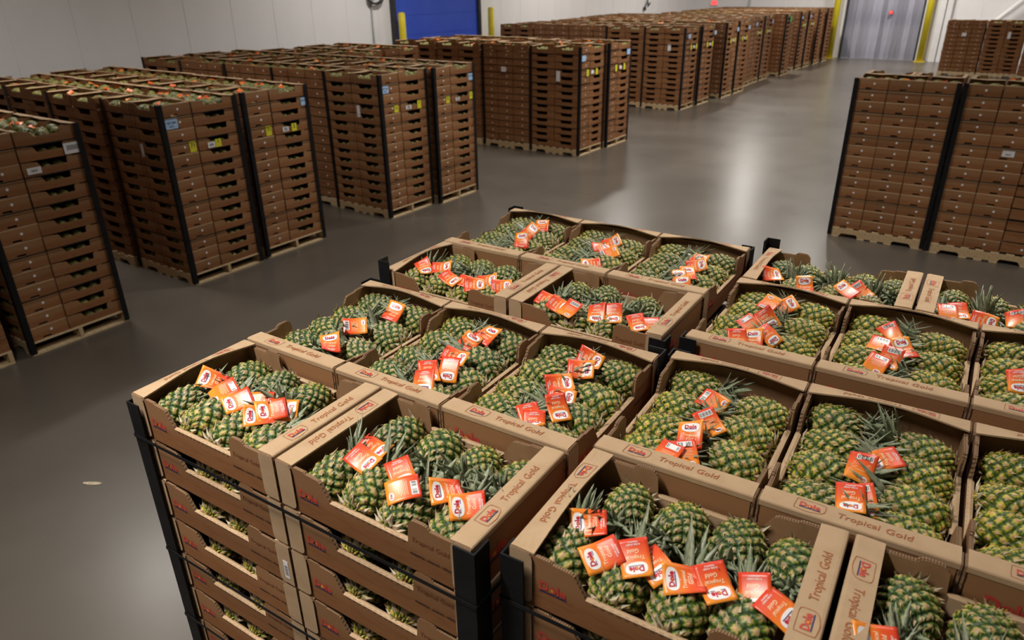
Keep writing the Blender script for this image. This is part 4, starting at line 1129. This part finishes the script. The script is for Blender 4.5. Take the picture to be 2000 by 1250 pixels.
BACK += [(2.50, 9.68, 0, True, FAR_L), (3.74, 9.70, 0, True, FAR_L), (-1.05, 31.0, 0, True, 12), (.19, 31.0, 0, False, 12), (1.42, 30.6, 0, True, 9), (2.66, 30.7, 0, True, 12), (3.9, 30.7, 0, True, 12)]
for q, (x, y, yaw, flip, nl) in enumerate(BACK):
    P0 = Matrix.Translation((x, y, 0)) @ Matrix.Rotation(yaw, 4, 'Z')
    front = y in ()
    for k in range(nl):
        for i, (u, v, a) in enumerate(slots(flip)):
            T = P0 @ Matrix.Translation((u + rnd.uniform(-.005, .005), v + rnd.uniform(-.005, .005), PZ + k * L)) @ Matrix.Rotation(a, 4, 'Z')
            ROOM.append(T)
            if k == nl - 1: top_fruit(T, random.Random(q * 31 + i), True)

# pallets of those stacks that stand along the aisle
AISLE = ['sixth', 'seventh', 'eighth', 'ninth', 'tenth', 'eleventh', 'twelfth', 'thirteenth', 'fourteenth', 'fifteenth', 'sixteenth', 'seventeenth', 'eighteenth', 'nineteenth']
na_ = 0; deep = []
for q, (x, y, yaw, flip, nl) in enumerate(BACK):
    if q >= H0 and x > -7.4 and x < -6:
        ph = AISLE[na_] + ' left aisle stack'; na_ += 1
        pallet('wooden pallet under the ' + ph, x, y, yaw, y < 15)
        guards(ph, x, y, yaw, PZ + nl * L, ('near left', 'near right', 'far right') if y < 20 else ('near right',))
        if y < 20: straps(ph, x, y, yaw, nl, (1, 3, 5, 8, 11))
    elif 11 < y < 20 and x > -8.6 or (y < 2 and x > -8.2) or (x > 2 and y < 12):
        ph = [p for lo_, p in ((19.4, 'stack beside ninth left aisle stack'), (18, 'stack beside eighth left aisle stack'), (12.8, 'stack beside seventh left aisle stack'), (11, 'stack beside sixth left aisle stack'),
                               (8, 'third right aisle stack' if x < 3 else 'fourth right aisle stack'), (1.2, 'stack behind first left aisle stack'), (0, 'stack cut by the left picture edge' if x > -7.4 else 'stack beyond the left picture edge')) if y > lo_][0]
        pallet('wooden pallet under the ' + ph, x, y, yaw, y < 15)
        guards(ph, x, y, yaw, PZ + nl * L, ('near left',))
    else:
        deep.append((x, y, yaw))
nb = 0
for (x, y, yaw, flip, nl) in BACK:
    if (6.9 < y < 7.1 or 3.6 < y < 3.8) and x < -8 and nb < 7:
        guards('%s stack off the left aisle' % ['first', 'second', 'third', 'fourth', 'fifth', 'sixth', 'seventh'][nb], x, y, yaw, PZ + nl * L, ('near left',)); nb += 1

def low_carton(V, F, MI, T):
    """walls with their openings, ledges and floor as board faces"""
    o = len(V)
    P = [(-.297, -.197), (.297, -.197), (.297, .197), (-.297, .197)]
    pts = []
    def q(vs, m):
        k = len(V); V.extend(tuple(T @ Vector(p)) for p in vs); F.append(tuple(range(k, k + len(vs)))); MI.append(m)
    for a in (1, -1):
        s = lambda x, y, z: (a * x, a * y, z)
        q([s(-.297, -.197, 0), s(.297, -.197, 0), s(.297, -.197, .078), s(-.297, -.197, .078)], 0)
        q([s(-.297, -.197, .078), s(-.125, -.197, .078), s(-.15, -.197, .126), s(-.297, -.197, .134)], 0)
        q([s(.12, -.197, .078), s(.297, -.197, .078), s(.297, -.197, .134), s(.124, -.197, .138)], 0)
        q([s(.297, -.197, .016), s(.297, .197, .016), s(.297, .197, L - .002), s(.297, -.197, L - .002)], 0)
        q([s(.297, -.197, L - .002), s(.297, .197, L - .002), s(.243, .19, L - .007), s(.243, -.19, L - .007)], 1)
        q([s(.2985, .022, .064), s(.2985, .046, .064), s(.2985, .046, .088), s(.2985, .022, .088)], 2)
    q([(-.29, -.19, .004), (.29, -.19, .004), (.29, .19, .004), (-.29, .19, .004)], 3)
M['printed_far'] = mat_noise('printed_cardboard_distant', (.20, .078, .028), (.265, .125, .050), 3.2, .75, 0, None, .25, 'Object', (1, 1, 5))
V, F, MI = [], [], []
for T in ROOM: low_carton(V, F, MI, T @ SHRINK)
me = bpy.data.meshes.new('stacked_cartons'); me.from_pydata(V, [], F)
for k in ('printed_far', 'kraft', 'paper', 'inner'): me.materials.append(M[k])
me.polygons.foreach_set('material_index', MI); me.update()
stock = tag(obj('stacked_cartons', me), 'brown cardboard cartons stacked deep in the crowded rows across the hall', 'cartons', None, 'stuff')

mb = MB()
pv = [v.co.copy() for v in ME['pallet'].vertices]; pf = [tuple(p.vertices) for p in ME['pallet'].polygons]
for x, y, yaw in deep: mb.add(pv, pf, 'wood', Matrix.Translation((x, y, 0)) @ Matrix.Rotation(yaw, 4, 'Z'))
o = obj('pallet_boards', mb.mesh('pallet_boards'), stock); o['kind'] = 'stuff'

# fruit and tags in them
def blob(n=7, m=5):
    v = [(-.08, 0, 0)]; f = []
    for j in range(1, m):
        a = -PI / 2 + PI * j / m
        for i in range(n): v.append((.082 * math.sin(a), .06 * math.cos(a) ** .7 * math.cos(2 * PI * i / n), .06 * math.cos(a) ** .7 * math.sin(2 * PI * i / n)))
    v.append((.08, 0, 0)); e = len(v) - 1
    f += [(0, 1 + (i + 1) % n, 1 + i) for i in range(n)]
    for j in range(m - 2): f += [(1 + j * n + i, 1 + j * n + (i + 1) % n, 1 + (j + 1) * n + (i + 1) % n, 1 + (j + 1) * n + i) for i in range(n)]
    f += [(e, 1 + (m - 2) * n + i, 1 + (m - 2) * n + (i + 1) % n) for i in range(n)]
    return np.array(v), f
bv, bf = blob(); V = []; F = []
for T in fruit:
    o = len(V); A = np.array(T); V += [tuple(p) for p in (bv @ A[:3, :3].T + A[:3, 3])]; F += [tuple(i + o for i in q) for q in bf]
me = bpy.data.meshes.new('distant_fruit'); me.from_pydata(V, [], F); me.materials.append(M['skin_far']); me.polygons.foreach_set('use_smooth', [True] * len(F)); me.update()
tag(obj('distant_fruit', me), 'small blurred pineapples filling the cartons of the far rows', 'pineapples', None, 'stuff')
V = []; F = []
sq = np.array([(-.028, -.036, .004), (0, -.036, -.003), (.028, -.036, .003), (-.028, .036, .006), (0, .036, -.001), (.028, .036, .005)])
for T in loose:
    o = len(V); A = np.array(T); V += [tuple(p) for p in (sq @ A[:3, :3].T + A[:3, 3])]; F += [(o, o + 1, o + 4, o + 3), (o + 1, o + 2, o + 5, o + 4)]
me = bpy.data.meshes.new('distant_tags'); me.from_pydata(V, [], F); me.materials.append(M['tag_far']); me.update()
tag(obj('distant_tags', me), 'orange paper tags scattered over the fruit of the far rows', 'tags', None, 'stuff')

# labels on those stacks
def far_label(kind, w, h, x, y, z, on):
    mb = MB()
    if on == 'aisle': mb.box(0, .003, -w / 2, w / 2, -h / 2, h / 2, kind)
    else: mb.box(-w / 2, w / 2, -.003, 0, -h / 2, h / 2, kind)
    o = obj('paper_label', mb.mesh('paper_label'), stock, (x, y, z))
    return o
tz = PZ + FAR_L * L
for (x, y) in ((-6.719, 12.28), (-6.62, 13.338), (-7.161, 18.844), (-7.10, 19.9), (-6.98, 21.5), (-6.98, 22.55), (-7.3, 25.05), (-7.3, 26.1), (-7.1, 30.0), (-7.05, 31.05)):
    xa = x + 1.2 + .03
    far_label('paper_blue', .15, .11, xa, y + (.13 if (y * 10) % 2 < 1 else .85), tz - 1.5 * L, 'aisle')
    far_label('paper_yellow', .09, .13, xa, y + .30, tz - 3.5 * L, 'aisle'); far_label('paper', .11, .07, xa, y + .5, tz - 3.5 * L, 'aisle'); far_label('paper_yellow', .09, .13, xa, y + .68, tz - 3.5 * L, 'aisle')
far_label('paper', .09, .2, -6.719 + .74, 12.245, tz - 3.9 * L, 'near'); far_label('paper', .12, .1, -7.94 + .62, 12.24, tz - 3.4 * L, 'near')
far_label('paper', .09, .17, -7.161 + .74, 18.80, tz - 3.5 * L, 'near')
far_label('paper', .14, .12, -1.05 + .6, 30.96, tz - 5.2 * L, 'near'); far_label('paper', .09, .22, .19 + .72, 30.96, tz - 5.2 * L, 'near')
far_label('green_patch', .18, .2, -7.05 + 1.235, 28.3, tz - 1.3 * L, 'aisle')  # small bright green patch on the aisle face
bpy.context.view_layer.update()
